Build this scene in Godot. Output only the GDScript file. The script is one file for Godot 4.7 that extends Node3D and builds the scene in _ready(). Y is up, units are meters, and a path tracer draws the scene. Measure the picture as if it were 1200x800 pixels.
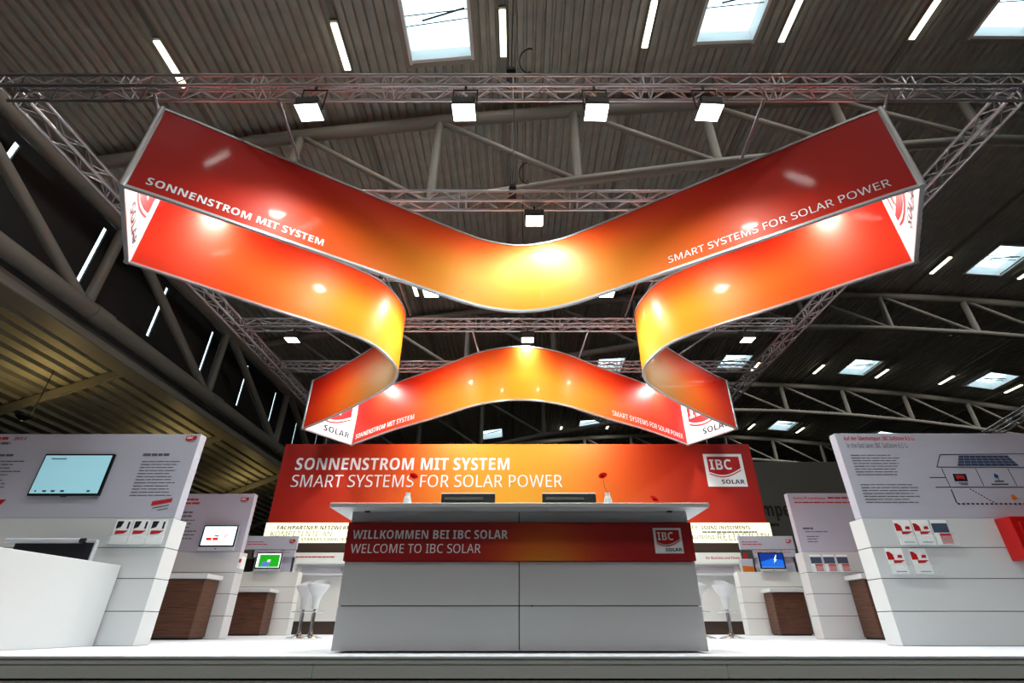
extends Node3D
# Trade-fair stand under a hanging four-pointed ribbon banner in an exhibition hall.
# y = 0 is the top of the stand's platform; z = -d, where d is the distance in front of the camera.

const EYE := 0.2              # camera height above the platform
var M := {}
var used := {}
var font_regular: SystemFont
var font_bold: SystemFont

# ------------------------------------------------------------------ mesh builder
class MB:
	var v := PackedVector3Array()
	var n := PackedVector3Array()
	var u := PackedVector2Array()
	var xf := Transform3D()
	func tri(a: Vector3, b: Vector3, c: Vector3, na: Vector3, nb: Vector3, nc: Vector3, ua := Vector2.ZERO, ub := Vector2.ZERO, uc := Vector2.ZERO) -> void:
		if (b - a).cross(c - a).dot(na + nb + nc) > 0.0:
			var t := b; b = c; c = t
			var tn := nb; nb = nc; nc = tn
			var tu := ub; ub = uc; uc = tu
		v.append(xf * a); v.append(xf * b); v.append(xf * c)
		n.append((xf.basis * na).normalized()); n.append((xf.basis * nb).normalized()); n.append((xf.basis * nc).normalized())
		u.append(ua); u.append(ub); u.append(uc)
	func quad(a: Vector3, b: Vector3, c: Vector3, d: Vector3, nn: Vector3, ua := Vector2(0, 1), ub := Vector2(1, 1), uc := Vector2(1, 0), ud := Vector2(0, 0)) -> void:
		tri(a, b, c, nn, nn, nn, ua, ub, uc)
		tri(a, c, d, nn, nn, nn, ua, uc, ud)
	func box(c: Vector3, s: Vector3) -> void:
		cbox(c, s, 0.0)
	# a box between two corners
	func span(a: Vector3, b: Vector3, r := 0.0) -> void:
		cbox((a + b) * 0.5, (b - a).abs(), r)
	# box with chamfered edges
	func cbox(c: Vector3, s: Vector3, r: float) -> void:
		var h := s * 0.5
		r = minf(r, minf(h.x, minf(h.y, h.z)) * 0.9)
		for ax in 3:
			var b1 := (ax + 1) % 3
			var b2 := (ax + 2) % 3
			for sg: float in [-1.0, 1.0]:
				var p := []
				for q in [[-1, -1], [1, -1], [1, 1], [-1, 1]]:
					var w := Vector3.ZERO
					w[ax] = sg * h[ax]; w[b1] = q[0] * (h[b1] - r); w[b2] = q[1] * (h[b2] - r)
					p.append(c + w)
				var nn := Vector3.ZERO
				nn[ax] = sg
				quad(p[0], p[1], p[2], p[3], nn)
		if r <= 0.0:
			return
		for ax in 3:
			var b1 := (ax + 1) % 3
			var b2 := (ax + 2) % 3
			for s1 in [-1.0, 1.0]:
				for s2 in [-1.0, 1.0]:
					var p := []
					for q in [[-1, 0], [1, 0], [1, 1], [-1, 1]]:
						var w := Vector3.ZERO
						w[ax] = q[0] * (h[ax] - r)
						w[b1] = s1 * (h[b1] - (r if q[1] == 1 else 0.0))
						w[b2] = s2 * (h[b2] - (r if q[1] == 0 else 0.0))
						p.append(c + w)
					var nn := Vector3.ZERO
					nn[b1] = s1; nn[b2] = s2
					quad(p[0], p[1], p[2], p[3], nn.normalized())
		for sx in [-1.0, 1.0]:
			for sy in [-1.0, 1.0]:
				for sz in [-1.0, 1.0]:
					var nn := Vector3(sx, sy, sz).normalized()
					tri(c + Vector3(sx * h.x, sy * (h.y - r), sz * (h.z - r)), c + Vector3(sx * (h.x - r), sy * h.y, sz * (h.z - r)), c + Vector3(sx * (h.x - r), sy * (h.y - r), sz * h.z), nn, nn, nn)
	func tube(a: Vector3, b: Vector3, r: float, k := 8, caps := true, r2 := -1.0) -> void:
		if r2 < 0.0:
			r2 = r
		var t := (b - a).normalized()
		var e := t.cross(Vector3.UP if absf(t.y) < 0.9 else Vector3.RIGHT).normalized()
		var g := t.cross(e)
		for i in k:
			var p := TAU * i / k
			var q := TAU * (i + 1) / k
			var n0 := e * cos(p) + g * sin(p)
			var n1 := e * cos(q) + g * sin(q)
			tri(a + n0 * r, b + n0 * r2, b + n1 * r2, n0, n0, n1)
			tri(a + n0 * r, b + n1 * r2, a + n1 * r, n0, n1, n1)
			if caps:
				tri(a, a + n0 * r, a + n1 * r, -t, -t, -t)
				tri(b, b + n0 * r2, b + n1 * r2, t, t, t)
	func pipe(pts: PackedVector3Array, r: float, k := 8) -> void:
		for i in pts.size() - 1:
			tube(pts[i], pts[i + 1], r, k, true)
	# profile: Vector2(radius, height) from the bottom upwards
	func lathe(o: Vector3, prof: PackedVector2Array, k := 16) -> void:
		for j in prof.size() - 1:
			var p0 := prof[j]
			var p1 := prof[j + 1]
			var sl := Vector2(p1.y - p0.y, -(p1.x - p0.x))
			if sl.length() < 1e-6:
				continue
			sl = sl.normalized()
			for i in k:
				var a := TAU * i / k
				var b := TAU * (i + 1) / k
				var ca := Vector3(cos(a), 0, sin(a))
				var cb := Vector3(cos(b), 0, sin(b))
				var na := ca * sl.x + Vector3(0, sl.y, 0)
				var nb := cb * sl.x + Vector3(0, sl.y, 0)
				var v00 := o + ca * p0.x + Vector3(0, p0.y, 0)
				var v01 := o + ca * p1.x + Vector3(0, p1.y, 0)
				var v10 := o + cb * p0.x + Vector3(0, p0.y, 0)
				var v11 := o + cb * p1.x + Vector3(0, p1.y, 0)
				if p1.x > 1e-5:
					tri(v00, v01, v11, na, na, nb)
				if p0.x > 1e-5:
					tri(v00, v11, v10, na, nb, nb)
	# upright wall along a plan line, from y0 to y1
	func ribbon(pts: PackedVector2Array, y0: float, y1: float, th: float) -> void:
		var k := pts.size()
		var nor := PackedVector2Array()
		var run := PackedFloat32Array()
		var total := 0.0
		for i in k:
			var t := (pts[mini(i + 1, k - 1)] - pts[maxi(i - 1, 0)]).normalized()
			nor.append(Vector2(-t.y, t.x))
			if i > 0:
				total += pts[i].distance_to(pts[i - 1])
			run.append(total)
		for sd: float in [-1.0, 1.0]:
			for i in k - 1:
				var a := pts[i] + nor[i] * th * 0.5 * sd
				var b := pts[i + 1] + nor[i + 1] * th * 0.5 * sd
				var na := Vector3(nor[i].x, 0, nor[i].y) * sd
				var nb := Vector3(nor[i + 1].x, 0, nor[i + 1].y) * sd
				var ua := run[i] / total
				var ub := run[i + 1] / total
				tri(Vector3(a.x, y0, a.y), Vector3(a.x, y1, a.y), Vector3(b.x, y1, b.y), na, na, nb, Vector2(ua, 1), Vector2(ua, 0), Vector2(ub, 0))
				tri(Vector3(a.x, y0, a.y), Vector3(b.x, y1, b.y), Vector3(b.x, y0, b.y), na, nb, nb, Vector2(ua, 1), Vector2(ub, 0), Vector2(ub, 1))
		for yy: float in [y0, y1]:
			var nn := Vector3.UP if yy == y1 else Vector3.DOWN
			for i in k - 1:
				var a := pts[i] + nor[i] * th * 0.5
				var b := pts[i + 1] + nor[i + 1] * th * 0.5
				var c := pts[i + 1] - nor[i + 1] * th * 0.5
				var d := pts[i] - nor[i] * th * 0.5
				quad(Vector3(a.x, yy, a.y), Vector3(b.x, yy, b.y), Vector3(c.x, yy, c.y), Vector3(d.x, yy, d.y), nn)
		for i in [0, k - 1]:
			var a := pts[i] + nor[i] * th * 0.5
			var b := pts[i] - nor[i] * th * 0.5
			var t := (pts[1] - pts[0]).normalized() * -1.0 if i == 0 else (pts[k - 1] - pts[k - 2]).normalized()
			quad(Vector3(a.x, y0, a.y), Vector3(b.x, y0, b.y), Vector3(b.x, y1, b.y), Vector3(a.x, y1, a.y), Vector3(t.x, 0, t.y))
	# flat polygon facing +z at depth z, points in x, y
	func poly(p: PackedVector2Array, z: float) -> void:
		var idx := Geometry2D.triangulate_polygon(p)
		for i in range(0, idx.size(), 3):
			var a := p[idx[i]]
			var b := p[idx[i + 1]]
			var c := p[idx[i + 2]]
			tri(Vector3(a.x, a.y, z), Vector3(b.x, b.y, z), Vector3(c.x, c.y, z), Vector3.BACK, Vector3.BACK, Vector3.BACK, a, b, c)
	# thin flat stroke in the x-y plane
	func stroke(a: Vector2, b: Vector2, w: float, z: float) -> void:
		var t := (b - a).normalized()
		var s := Vector2(-t.y, t.x) * w * 0.5
		quad(Vector3(a.x + s.x, a.y + s.y, z), Vector3(b.x + s.x, b.y + s.y, z), Vector3(b.x - s.x, b.y - s.y, z), Vector3(a.x - s.x, a.y - s.y, z), Vector3.BACK)
	func mesh() -> ArrayMesh:
		var arr := []
		arr.resize(Mesh.ARRAY_MAX)
		arr[Mesh.ARRAY_VERTEX] = v
		arr[Mesh.ARRAY_NORMAL] = n
		arr[Mesh.ARRAY_TEX_UV] = u
		var m := ArrayMesh.new()
		m.add_surface_from_arrays(Mesh.PRIMITIVE_TRIANGLES, arr)
		return m

# ------------------------------------------------------------------ scene helpers
func numbered(called: String) -> String:
	var k: int = used.get(called, 0)
	used[called] = k + 1
	return called if k == 0 else "%s_%03d" % [called, k]

func tag(o: Node, label: String, category: String, group := "") -> void:
	o.set_meta("label", label)
	o.set_meta("category", category)
	if group != "":
		o.set_meta("group", group)

func thing(called: String, label: String, category: String, at := Vector3.ZERO, group := "") -> Node3D:
	var o := Node3D.new()
	o.name = numbered(called)
	add_child(o)
	o.position = at
	tag(o, label, category, group)
	return o

func structure(called: String) -> Node3D:
	var o := Node3D.new()
	o.name = called
	add_child(o)
	o.set_meta("kind", "structure")
	return o

# a part built in world coordinates
func part(called: String, b: MB, m: Material, owner_thing: Node3D, label := "") -> MeshInstance3D:
	var o := MeshInstance3D.new()
	o.name = called
	o.mesh = b.mesh()
	o.material_override = m
	owner_thing.add_child(o, true)
	var off := Vector3.ZERO
	var q: Node = owner_thing
	while q != self:
		off += (q as Node3D).position
		q = q.get_parent()
	o.position = -off
	if label != "":
		o.set_meta("label", label)
	return o

func part_mesh(called: String, m: Mesh, mat: Material, owner_thing: Node3D, xf: Transform3D) -> MeshInstance3D:
	var o := MeshInstance3D.new()
	o.name = called
	o.mesh = m
	o.material_override = mat
	owner_thing.add_child(o, true)
	o.transform = xf
	return o

func copy_thing(src: Node3D, at: Vector3, label: String) -> Node3D:
	var c: Node3D = src.duplicate()
	var base: String = str(src.name)
	var rx := RegEx.create_from_string("_[0-9]{3}$")
	base = rx.sub(base, "")
	c.name = numbered(base)
	add_child(c)
	c.position = at
	c.set_meta("label", label)
	return c

func P(x: float, h: float, d: float) -> Vector3:      # h above the platform, d in front of the camera
	return Vector3(x, h, -d)

func mat(col: Color, rough := 0.6, metal := 0.0) -> StandardMaterial3D:
	var m := StandardMaterial3D.new()
	m.albedo_color = col
	m.roughness = rough
	m.metallic = metal
	return m

func glow(col: Color, e: float) -> StandardMaterial3D:
	var m := mat(col, 0.4)
	m.emission_enabled = true
	m.emission = col
	m.emission_energy_multiplier = e
	return m

func print_mat(img: Image, rough: float, coat: float) -> StandardMaterial3D:
	var m := StandardMaterial3D.new()
	m.albedo_texture = ImageTexture.create_from_image(img)
	m.roughness = rough
	m.texture_repeat = false
	if coat > 0.0:
		m.clearcoat_enabled = true
		m.clearcoat = coat
		m.clearcoat_roughness = 0.06
	return m

func ramp3(k: float, a: Color, b: Color, c: Color) -> Color:
	return a.lerp(b, k * 2.0) if k < 0.5 else b.lerp(c, (k - 0.5) * 2.0)

# ------------------------------------------------------------------ lettering
func text_shape(txt: String, bold: bool) -> Array:      # [points, indices, bounds]
	var tm := TextMesh.new()
	tm.text = txt
	tm.font = font_bold if bold else font_regular
	tm.font_size = 64
	tm.pixel_size = 0.01
	tm.depth = 0.0
	tm.curve_step = 1.5
	var arr := tm.get_mesh_arrays()
	var pv: PackedVector3Array = arr[Mesh.ARRAY_VERTEX]
	var pi := PackedInt32Array()
	if arr[Mesh.ARRAY_INDEX] != null:
		pi = arr[Mesh.ARRAY_INDEX]
	if pi.is_empty():
		for i in pv.size():
			pi.append(i)
	var lo := Vector2(1e9, 1e9)
	var hi := Vector2(-1e9, -1e9)
	for q in pv:
		lo = lo.min(Vector2(q.x, q.y)); hi = hi.max(Vector2(q.x, q.y))
	return [pv, pi, Rect2(lo, hi - lo)]

# lettering fitted into the box w x h; place maps (x, y) in metres to a point, face to its normal
func letters(called: String, txt: String, bold: bool, m: Material, owner_thing: Node3D, w: float, h: float, place: Callable, face: Callable) -> void:
	var s := text_shape(txt, bold)
	var pv: PackedVector3Array = s[0]
	var pi: PackedInt32Array = s[1]
	var rc: Rect2 = s[2]
	# each word becomes a part of its own: find the gaps between words
	var spans := []
	for i in range(0, pi.size(), 3):
		var xa := minf(pv[pi[i]].x, minf(pv[pi[i + 1]].x, pv[pi[i + 2]].x))
		var xb := maxf(pv[pi[i]].x, maxf(pv[pi[i + 1]].x, pv[pi[i + 2]].x))
		spans.append(Vector2(xa, xb))
	spans.sort()
	var breaks := []
	var reach: float = spans[0].y
	for q in spans:
		if q.x - reach > 0.105:
			breaks.append((q.x + reach) * 0.5)
		reach = maxf(reach, q.y)
	var made := []
	for k in breaks.size() + 1:
		made.append(MB.new())
	for i in range(0, pi.size(), 3):
		var q := []
		var nn := []
		var mid := (pv[pi[i]].x + pv[pi[i + 1]].x + pv[pi[i + 2]].x) / 3.0
		var k := 0
		while k < breaks.size() and mid > breaks[k]:
			k += 1
		for j in 3:
			var p: Vector3 = pv[pi[i + j]]
			var x := (p.x - rc.position.x) / rc.size.x * w
			var y := (p.y - rc.position.y) / rc.size.y * h
			q.append(place.call(x, y)); nn.append(face.call(x, y))
		made[k].tri(q[0], q[1], q[2], nn[0], nn[1], nn[2])
	for g in made:
		part(called, g, m, owner_thing)

# flat lettering facing the camera: lower left corner at o
func sign_letters(called: String, txt: String, bold: bool, m: Material, owner_thing: Node3D, o: Vector3, w: float, h: float) -> void:
	letters(called, txt, bold, m, owner_thing, w, h, func(x, y): return o + Vector3(x, y, 0), func(_x, _y): return Vector3.BACK)

# rows of words too small to read
func small_print(owner_thing: Node3D, x0: float, x1: float, top: float, step: float, rows: int, z: float, m: Material, sd: int, hh := 0.014, bold_first := false) -> void:
	var rng := RandomNumberGenerator.new()
	rng.seed = sd
	var b := MB.new()
	for r in rows:
		var x := x0
		var stop := lerpf(x0, x1, rng.randf_range(0.72, 1.0))
		var y := top - r * step
		var first := true
		while x < stop:
			var w := rng.randf_range(0.05, 0.16)
			var t := hh * (1.25 if first and bold_first else 1.0)
			b.quad(Vector3(x, y - t, z), Vector3(minf(x + w, stop), y - t, z), Vector3(minf(x + w, stop), y, z), Vector3(x, y, z), Vector3.BACK)
			x += w + 0.011
			first = false
	part("small_print", b, m, owner_thing)

# the square company mark: white board, red field with a curved foot, letters
func company_mark(owner_thing: Node3D, o: Vector3, ux: Vector3, w: float, h: float, nn: Vector3, board := true) -> void:
	var uy := Vector3.UP
	var put := func(x: float, y: float, k: float) -> Vector3: return o + ux * (x * w) + uy * (y * h) + nn * (0.004 * k)
	if board:
		var bd := MB.new()
		bd.quad(put.call(0.0, 0.0, 1.0), put.call(1.0, 0.0, 1.0), put.call(1.0, 1.0, 1.0), put.call(0.0, 1.0, 1.0), nn)
		part("mark_board", bd, M.sign_white, owner_thing)
	var foot := func(t: float, base: float) -> Vector2:
		return Vector2(lerpf(0.085, 0.915, t), base - 0.19 * sin(PI * clampf(t * 0.86 + 0.14, 0.0, 1.0)) + 0.03 * t)
	var fld := MB.new()
	var arc := MB.new()
	var k := 14
	for i in k:
		var a: Vector2 = foot.call(float(i) / k, 0.53)
		var c: Vector2 = foot.call(float(i + 1) / k, 0.53)
		fld.quad(put.call(a.x, a.y, 2.0), put.call(c.x, c.y, 2.0), put.call(c.x, 0.915, 2.0), put.call(a.x, 0.915, 2.0), nn)
		arc.quad(put.call(a.x, a.y - 0.075, 2.0), put.call(c.x, c.y - 0.075, 2.0), put.call(c.x, c.y - 0.042, 2.0), put.call(a.x, a.y - 0.042, 2.0), nn)
	part("red_field", fld, M.mark_red, owner_thing)
	part("red_arc", arc, M.mark_red, owner_thing)
	letters("lettering", "IBC", true, M.sign_white, owner_thing, 0.56, 0.32, func(x, y): return put.call(0.13 + x, 0.51 + y, 3.0), func(_x, _y): return nn)
	letters("lettering", "SOLAR", true, M.navy, owner_thing, 0.58, 0.13, func(x, y): return put.call(0.36 + x, 0.08 + y, 3.0), func(_x, _y): return nn)

# ------------------------------------------------------------------ trusses
const CH := 0.12              # half the distance between the chords
func box_truss(label: String, a: Vector3, b: Vector3, group: String) -> Node3D:
	var t := thing("lighting_truss", label, "truss", (a + b) * 0.5, group)
	var ax := (b - a).normalized()
	var up := Vector3.UP
	var sd := ax.cross(up).normalized()
	var length := a.distance_to(b)
	var mid := (a + b) * 0.5
	for s in [[1, 1], [1, -1], [-1, 1], [-1, -1]]:
		var o: Vector3 = sd * (CH * s[0]) + up * (CH * s[1])
		var c := MB.new()
		c.tube(a + o, b + o, 0.025, 10)
		part("chord", c, M.alu, t)
	# lattice: shared bar meshes, turned into place
	var sections := maxi(1, int(round(length / 2.0)))
	var sl := length / sections
	var run := (sl - 0.14) / 6.0
	var dl := Vector2(run, CH * 2.0).length()
	var bar := MB.new()
	bar.tube(Vector3(0, 0, -dl * 0.5), Vector3(0, 0, dl * 0.5), 0.011, 6, false)
	var bar_mesh := bar.mesh()
	var post := MB.new()
	post.tube(Vector3(0, 0, -CH), Vector3(0, 0, CH), 0.011, 6, false)
	var post_mesh := post.mesh()
	var faces := [[sd, up], [sd * -1.0, up], [up, sd], [up * -1.0, sd]]
	for f in faces:
		var fo: Vector3 = f[0] * CH
		var fu: Vector3 = f[1]
		for i in sections:
			var s0 := i * sl + 0.07
			for j in 6:
				var sg := 1.0 if j % 2 == 0 else -1.0
				var p0 := a + ax * (s0 + j * run) + fo - fu * CH * sg
				var p1 := a + ax * (s0 + (j + 1) * run) + fo + fu * CH * sg
				bar_between(bar_mesh, "brace", p0, p1, t, mid)
			for q in [s0, s0 + 6.0 * run]:
				var p: Vector3 = a + ax * q + fo
				bar_between(post_mesh, "brace", p - fu * CH, p + fu * CH, t, mid)
	return t

func bar_between(m: Mesh, called: String, p0: Vector3, p1: Vector3, t: Node3D, mid: Vector3) -> void:
	var dir := (p1 - p0).normalized()
	var bs := Basis.looking_at(dir, Vector3.UP if absf(dir.y) < 0.95 else Vector3.RIGHT)
	part_mesh(called, m, M.alu, t, Transform3D(bs, (p0 + p1) * 0.5 - mid))

func floodlight(label: String, at: Vector3, aim: Vector3, hang_y: float, energy: float, arm_to := Vector3.ZERO, narrow := false) -> void:
	var t := thing("floodlight", label, "floodlight", at, "floodlights hung from the trusses")
	var x := Transform3D(Basis.looking_at(aim.normalized(), Vector3.FORWARD if absf(aim.normalized().y) > 0.9 else Vector3.UP), at)
	var b := MB.new()
	b.xf = x
	b.cbox(Vector3(0, 0, 0.05), Vector3(0.32, 0.28, 0.14), 0.02)
	for k in 5:
		b.box(Vector3(-0.12 + 0.06 * k, 0, 0.135), Vector3(0.012, 0.22, 0.04))
	part("housing", b, M.black, t)
	b = MB.new()
	b.xf = x
	for q in [[Vector3(0, 0.135, -0.03), Vector3(0.32, 0.02, 0.03)], [Vector3(0, -0.135, -0.03), Vector3(0.32, 0.02, 0.03)], [Vector3(0.15, 0, -0.03), Vector3(0.02, 0.25, 0.03)], [Vector3(-0.15, 0, -0.03), Vector3(0.02, 0.25, 0.03)]]:
		b.box(q[0], q[1])
	part("bezel", b, M.black, t)
	b = MB.new()
	b.xf = x
	b.box(Vector3(0, 0, -0.04), Vector3(0.305, 0.275, 0.012))
	part("lamp_lens", b, M.flood, t, "glowing white lens")
	b = MB.new()
	for s in [-1.0, 1.0]:
		b.tube(at + x.basis * Vector3(0.17 * s, 0, 0.03), Vector3(at.x + 0.17 * s, hang_y - 0.09, at.z), 0.012, 6)
	b.tube(Vector3(at.x - 0.18, hang_y - 0.09, at.z), Vector3(at.x + 0.18, hang_y - 0.09, at.z), 0.014, 6)
	b.tube(Vector3(at.x, hang_y - 0.09, at.z), Vector3(at.x, hang_y - 0.02, at.z), 0.02, 6)
	part("yoke", b, M.black, t)
	if arm_to != Vector3.ZERO:
		b = MB.new(); b.tube(Vector3(at.x, hang_y - 0.02, at.z), arm_to, 0.022, 8); part("outrigger", b, M.alu, t)
	if narrow:
		var sp := SpotLight3D.new()
		sp.name = "flood_beam"
		t.add_child(sp, true)
		sp.spot_angle = 72.0
		sp.spot_angle_attenuation = 1.0
		sp.spot_range = 60.0
		sp.spot_attenuation = 2.0
		sp.light_size = 0.13
		sp.light_energy = energy
		sp.light_color = Color(0.94, 1.0, 0.97)
		sp.shadow_enabled = true
		sp.transform = Transform3D(x.basis, x.basis * Vector3(0, 0, -0.06))
		return
	var l := AreaLight3D.new()
	l.name = "flood_beam"
	t.add_child(l, true)
	l.area_size = Vector2(0.28, 0.25)
	l.light_energy = energy
	l.light_color = Color(0.94, 1.0, 0.97)
	l.area_normalize_energy = true
	l.area_range = 60.0
	l.shadow_enabled = true
	l.transform = Transform3D(x.basis, x.basis * Vector3(0, 0, -0.055))

func roof_h(x: float) -> float:                 # underside of the arched roof above the platform
	return 14.92 - 0.0047 * (x - 13.0) * (x - 13.0)

func catmull(p: Array, per: int) -> PackedVector2Array:
	var out := PackedVector2Array()
	var k := p.size()
	for i in k - 1:
		var p0: Vector2 = p[maxi(i - 1, 0)]
		var p1: Vector2 = p[i]
		var p2: Vector2 = p[i + 1]
		var p3: Vector2 = p[mini(i + 2, k - 1)]
		for j in per:
			out.append(p1.cubic_interpolate(p2, p0, p3, float(j) / per))
	out.append(p[k - 1])
	return out

# ==================================================================
func _ready() -> void:
	# ---------------- camera, sky, exposure
	var cam := Camera3D.new()
	cam.name = "camera"
	add_child(cam)
	cam.position = Vector3(0, EYE, 0)
	cam.rotation_degrees = Vector3(29.5, 0, 0)
	cam.projection = Camera3D.PROJECTION_FRUSTUM
	cam.near = 0.05
	cam.far = 300.0
	cam.size = 0.05 * 800.0 / 588.5
	cam.frustum_offset = Vector2(-7.0 / 588.5 * 0.05, 0)
	cam.current = true
	var we := WorldEnvironment.new()
	we.name = "environment"
	add_child(we)
	var env := Environment.new()
	we.environment = env
	env.background_mode = Environment.BG_SKY
	var sky := Sky.new()
	var sm := ProceduralSkyMaterial.new()
	sm.sky_top_color = Color(0.80, 0.92, 0.97)
	sm.sky_horizon_color = Color(0.85, 0.93, 0.96)
	sm.ground_horizon_color = Color(0.6, 0.62, 0.62)
	sm.ground_bottom_color = Color(0.4, 0.4, 0.4)
	sm.sky_energy_multiplier = 1.9
	sky.sky_material = sm
	env.sky = sky
	env.tonemap_mode = Environment.TONE_MAPPER_LINEAR
	env.tonemap_exposure = 1.07
	env.sdfgi_enabled = true
	env.ssao_enabled = true
	env.ssil_enabled = true
	make_materials()
	build_hall()
	build_platform()
	build_rig()
	build_ribbon()
	build_header()
	build_counter()
	build_walls()
	build_details()

func make_materials() -> void:
	font_regular = SystemFont.new()
	font_regular.font_names = PackedStringArray(["Droid Sans"])
	font_bold = SystemFont.new()
	font_bold.font_names = PackedStringArray(["Droid Sans"])
	font_bold.font_weight = 700
	M.white = mat(Color(0.80, 0.80, 0.81), 0.4)
	M.matt_white = mat(Color(0.86, 0.86, 0.85), 0.6)
	M.panel = mat(Color(0.71, 0.70, 0.76), 0.45)
	M.sign_white = mat(Color(0.95, 0.95, 0.96), 0.5)
	M.floor_white = mat(Color(0.82, 0.82, 0.86), 0.55)
	M.gap = mat(Color(0.16, 0.15, 0.15), 0.8)
	M.fascia = mat(Color(0.88, 0.90, 0.89), 0.4, 0.0)
	M.alu = mat(Color(0.70, 0.69, 0.71), 0.34, 0.85)
	M.rail = mat(Color(0.66, 0.66, 0.67), 0.4, 0.5)
	M.black = mat(Color(0.03, 0.03, 0.035), 0.5)
	M.screen_black = mat(Color(0.02, 0.02, 0.025), 0.15)
	M.mark_red = mat(Color(0.70, 0.03, 0.05), 0.45)
	M.text_red = mat(Color(0.72, 0.10, 0.13), 0.6)
	M.text_grey = mat(Color(0.34, 0.33, 0.37), 0.7)
	M.box_text = mat(Color(0.12, 0.12, 0.11), 0.8)
	M.box_light = mat(Color(0.52, 0.52, 0.42), 0.8)
	M.neighbour = mat(Color(0.36, 0.35, 0.33), 0.8)
	M.dark_glass = mat(Color(0.16, 0.16, 0.18), 0.2)
	M.text_light = mat(Color(0.72, 0.73, 0.64), 0.7)
	M.navy = mat(Color(0.05, 0.05, 0.13), 0.5)
	M.silver = mat(Color(0.78, 0.78, 0.82), 0.35, 0.25)
	M.chrome = mat(Color(0.85, 0.85, 0.87), 0.06, 1.0)
	M.steel_tube = mat(Color(0.46, 0.45, 0.42), 0.55)
	M.carpet = mat(Color(0.13, 0.125, 0.125), 0.95)
	M.hall_light = mat(Color(0.55, 0.54, 0.50), 0.7)
	M.hall_dark = mat(Color(0.26, 0.25, 0.24), 0.85)
	M.dark_wall = mat(Color(0.16, 0.155, 0.155), 0.85)
	M.brown = mat(Color(0.22, 0.15, 0.11), 0.6)
	M.gerbera = mat(Color(0.55, 0.01, 0.02), 0.95)
	M.gerbera.metallic_specular = 0.1
	M.stem = mat(Color(0.25, 0.34, 0.14), 0.7)
	M.flood = glow(Color(1.0, 0.98, 0.96), 10.0)
	M.tube = glow(Color(1.0, 0.96, 0.86), 3.0)
	M.warm = glow(Color(1.0, 0.82, 0.45), 3.0)
	M.lightbox = glow(Color(1.0, 0.99, 0.86), 0.75)
	M.red = mat(Color(0.70, 0.03, 0.03), 0.4)
	M.orange = mat(Color(0.85, 0.42, 0.05), 0.5)
	# corrugated roof sheet: pale beige coating with faint dirt
	var nz := FastNoiseLite.new()
	nz.seed = 4
	nz.frequency = 0.02
	nz.fractal_octaves = 4
	var img := Image.create(256, 256, false, Image.FORMAT_RGB8)
	for y in 256:
		for x in 256:
			var k := 0.5 + 0.5 * nz.get_noise_2d(x, y)
			img.set_pixel(x, y, Color(0.53, 0.53, 0.49).lerp(Color(0.65, 0.65, 0.61), k))
	M.roof = mat(Color.WHITE, 0.55)
	M.roof.albedo_texture = ImageTexture.create_from_image(img)
	M.roof.uv1_triplanar = true
	M.roof.uv1_world_triplanar = true
	M.roof.uv1_scale = Vector3(0.3, 0.3, 0.3)
	# dark walnut boards: fine grain along x
	img = Image.create(256, 256, false, Image.FORMAT_RGB8)
	for y in 256:
		for x in 256:
			var k := 0.5 + 0.5 * nz.get_noise_2d(x * 0.35, y * 9.0) + 0.25 * nz.get_noise_2d(x * 0.8, y * 30.0)
			img.set_pixel(x, y, Color(0.20, 0.11, 0.075).lerp(Color(0.46, 0.29, 0.20), clampf(k, 0.0, 1.0)))
	M.wood = mat(Color.WHITE, 0.45)
	M.wood.albedo_texture = ImageTexture.create_from_image(img)
	M.wood.uv1_triplanar = true
	M.wood.uv1_world_triplanar = true
	M.wood.uv1_scale = Vector3(0.8, 0.8, 0.8)
	# banner print: red tips, yellow heart that lies low on the cloth
	var red := Color(0.73, 0.035, 0.02)
	var ora := Color(0.89, 0.35, 0.06)
	var yel := Color(0.94, 0.62, 0.13)
	for wing in 2:
		img = Image.create(512, 128, false, Image.FORMAT_RGB8)
		var wide := 0.60 if wing == 0 else 0.76
		for y in 128:
			for x in 512:
				var du := absf((x + 0.5) / 256.0 - 1.0)
				var low := y / 127.0
				var k := clampf(1.1 * exp(-pow(du / wide, 2.0)) * (0.40 + 0.60 * smoothstep(0.0, 0.7, low)) - 0.02, 0.0, 1.0)
				img.set_pixel(x, y, ramp3(k, red, ora, yel))
		var pm := print_mat(img, 0.45, 0.05)
		pm.metallic_specular = 0.3
		if wing == 0:
			M.banner = pm
		else:
			M.banner_wing = pm
	img = Image.create(512, 128, false, Image.FORMAT_RGB8)
	for y in 128:
		for x in 512:
			var du := absf((x + 0.5) / 512.0 - 0.49)
			var low := y / 127.0
			var k := clampf(0.98 * exp(-pow(du / (0.25 + 0.04 * low), 2.0)), 0.0, 1.0)
			img.set_pixel(x, y, ramp3(k, Color(0.63, 0.05, 0.03), Color(0.88, 0.36, 0.06), Color(0.90, 0.66, 0.14)))
	M.header = print_mat(img, 0.5, 0.0)
	img = Image.create(512, 64, false, Image.FORMAT_RGB8)
	for y in 64:
		for x in 512:
			var du := (x + 0.5) / 512.0 - 0.57
			var low := y / 63.0
			var k := clampf(exp(-pow(du / 0.15, 2.0)) * (0.25 + 0.55 * low), 0.0, 1.0)
			img.set_pixel(x, y, ramp3(k, Color(0.60, 0.02, 0.04), Color(0.78, 0.34, 0.06), Color(0.80, 0.56, 0.12)))
	M.counter_print = print_mat(img, 0.5, 0.0)
	M.pane = mat(Color(0.92, 0.97, 0.97, 0.12), 0.02)
	M.pane.transparency = BaseMaterial3D.TRANSPARENCY_ALPHA
	M.acrylic = mat(Color(0.95, 0.97, 0.98, 0.18), 0.04)
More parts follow.
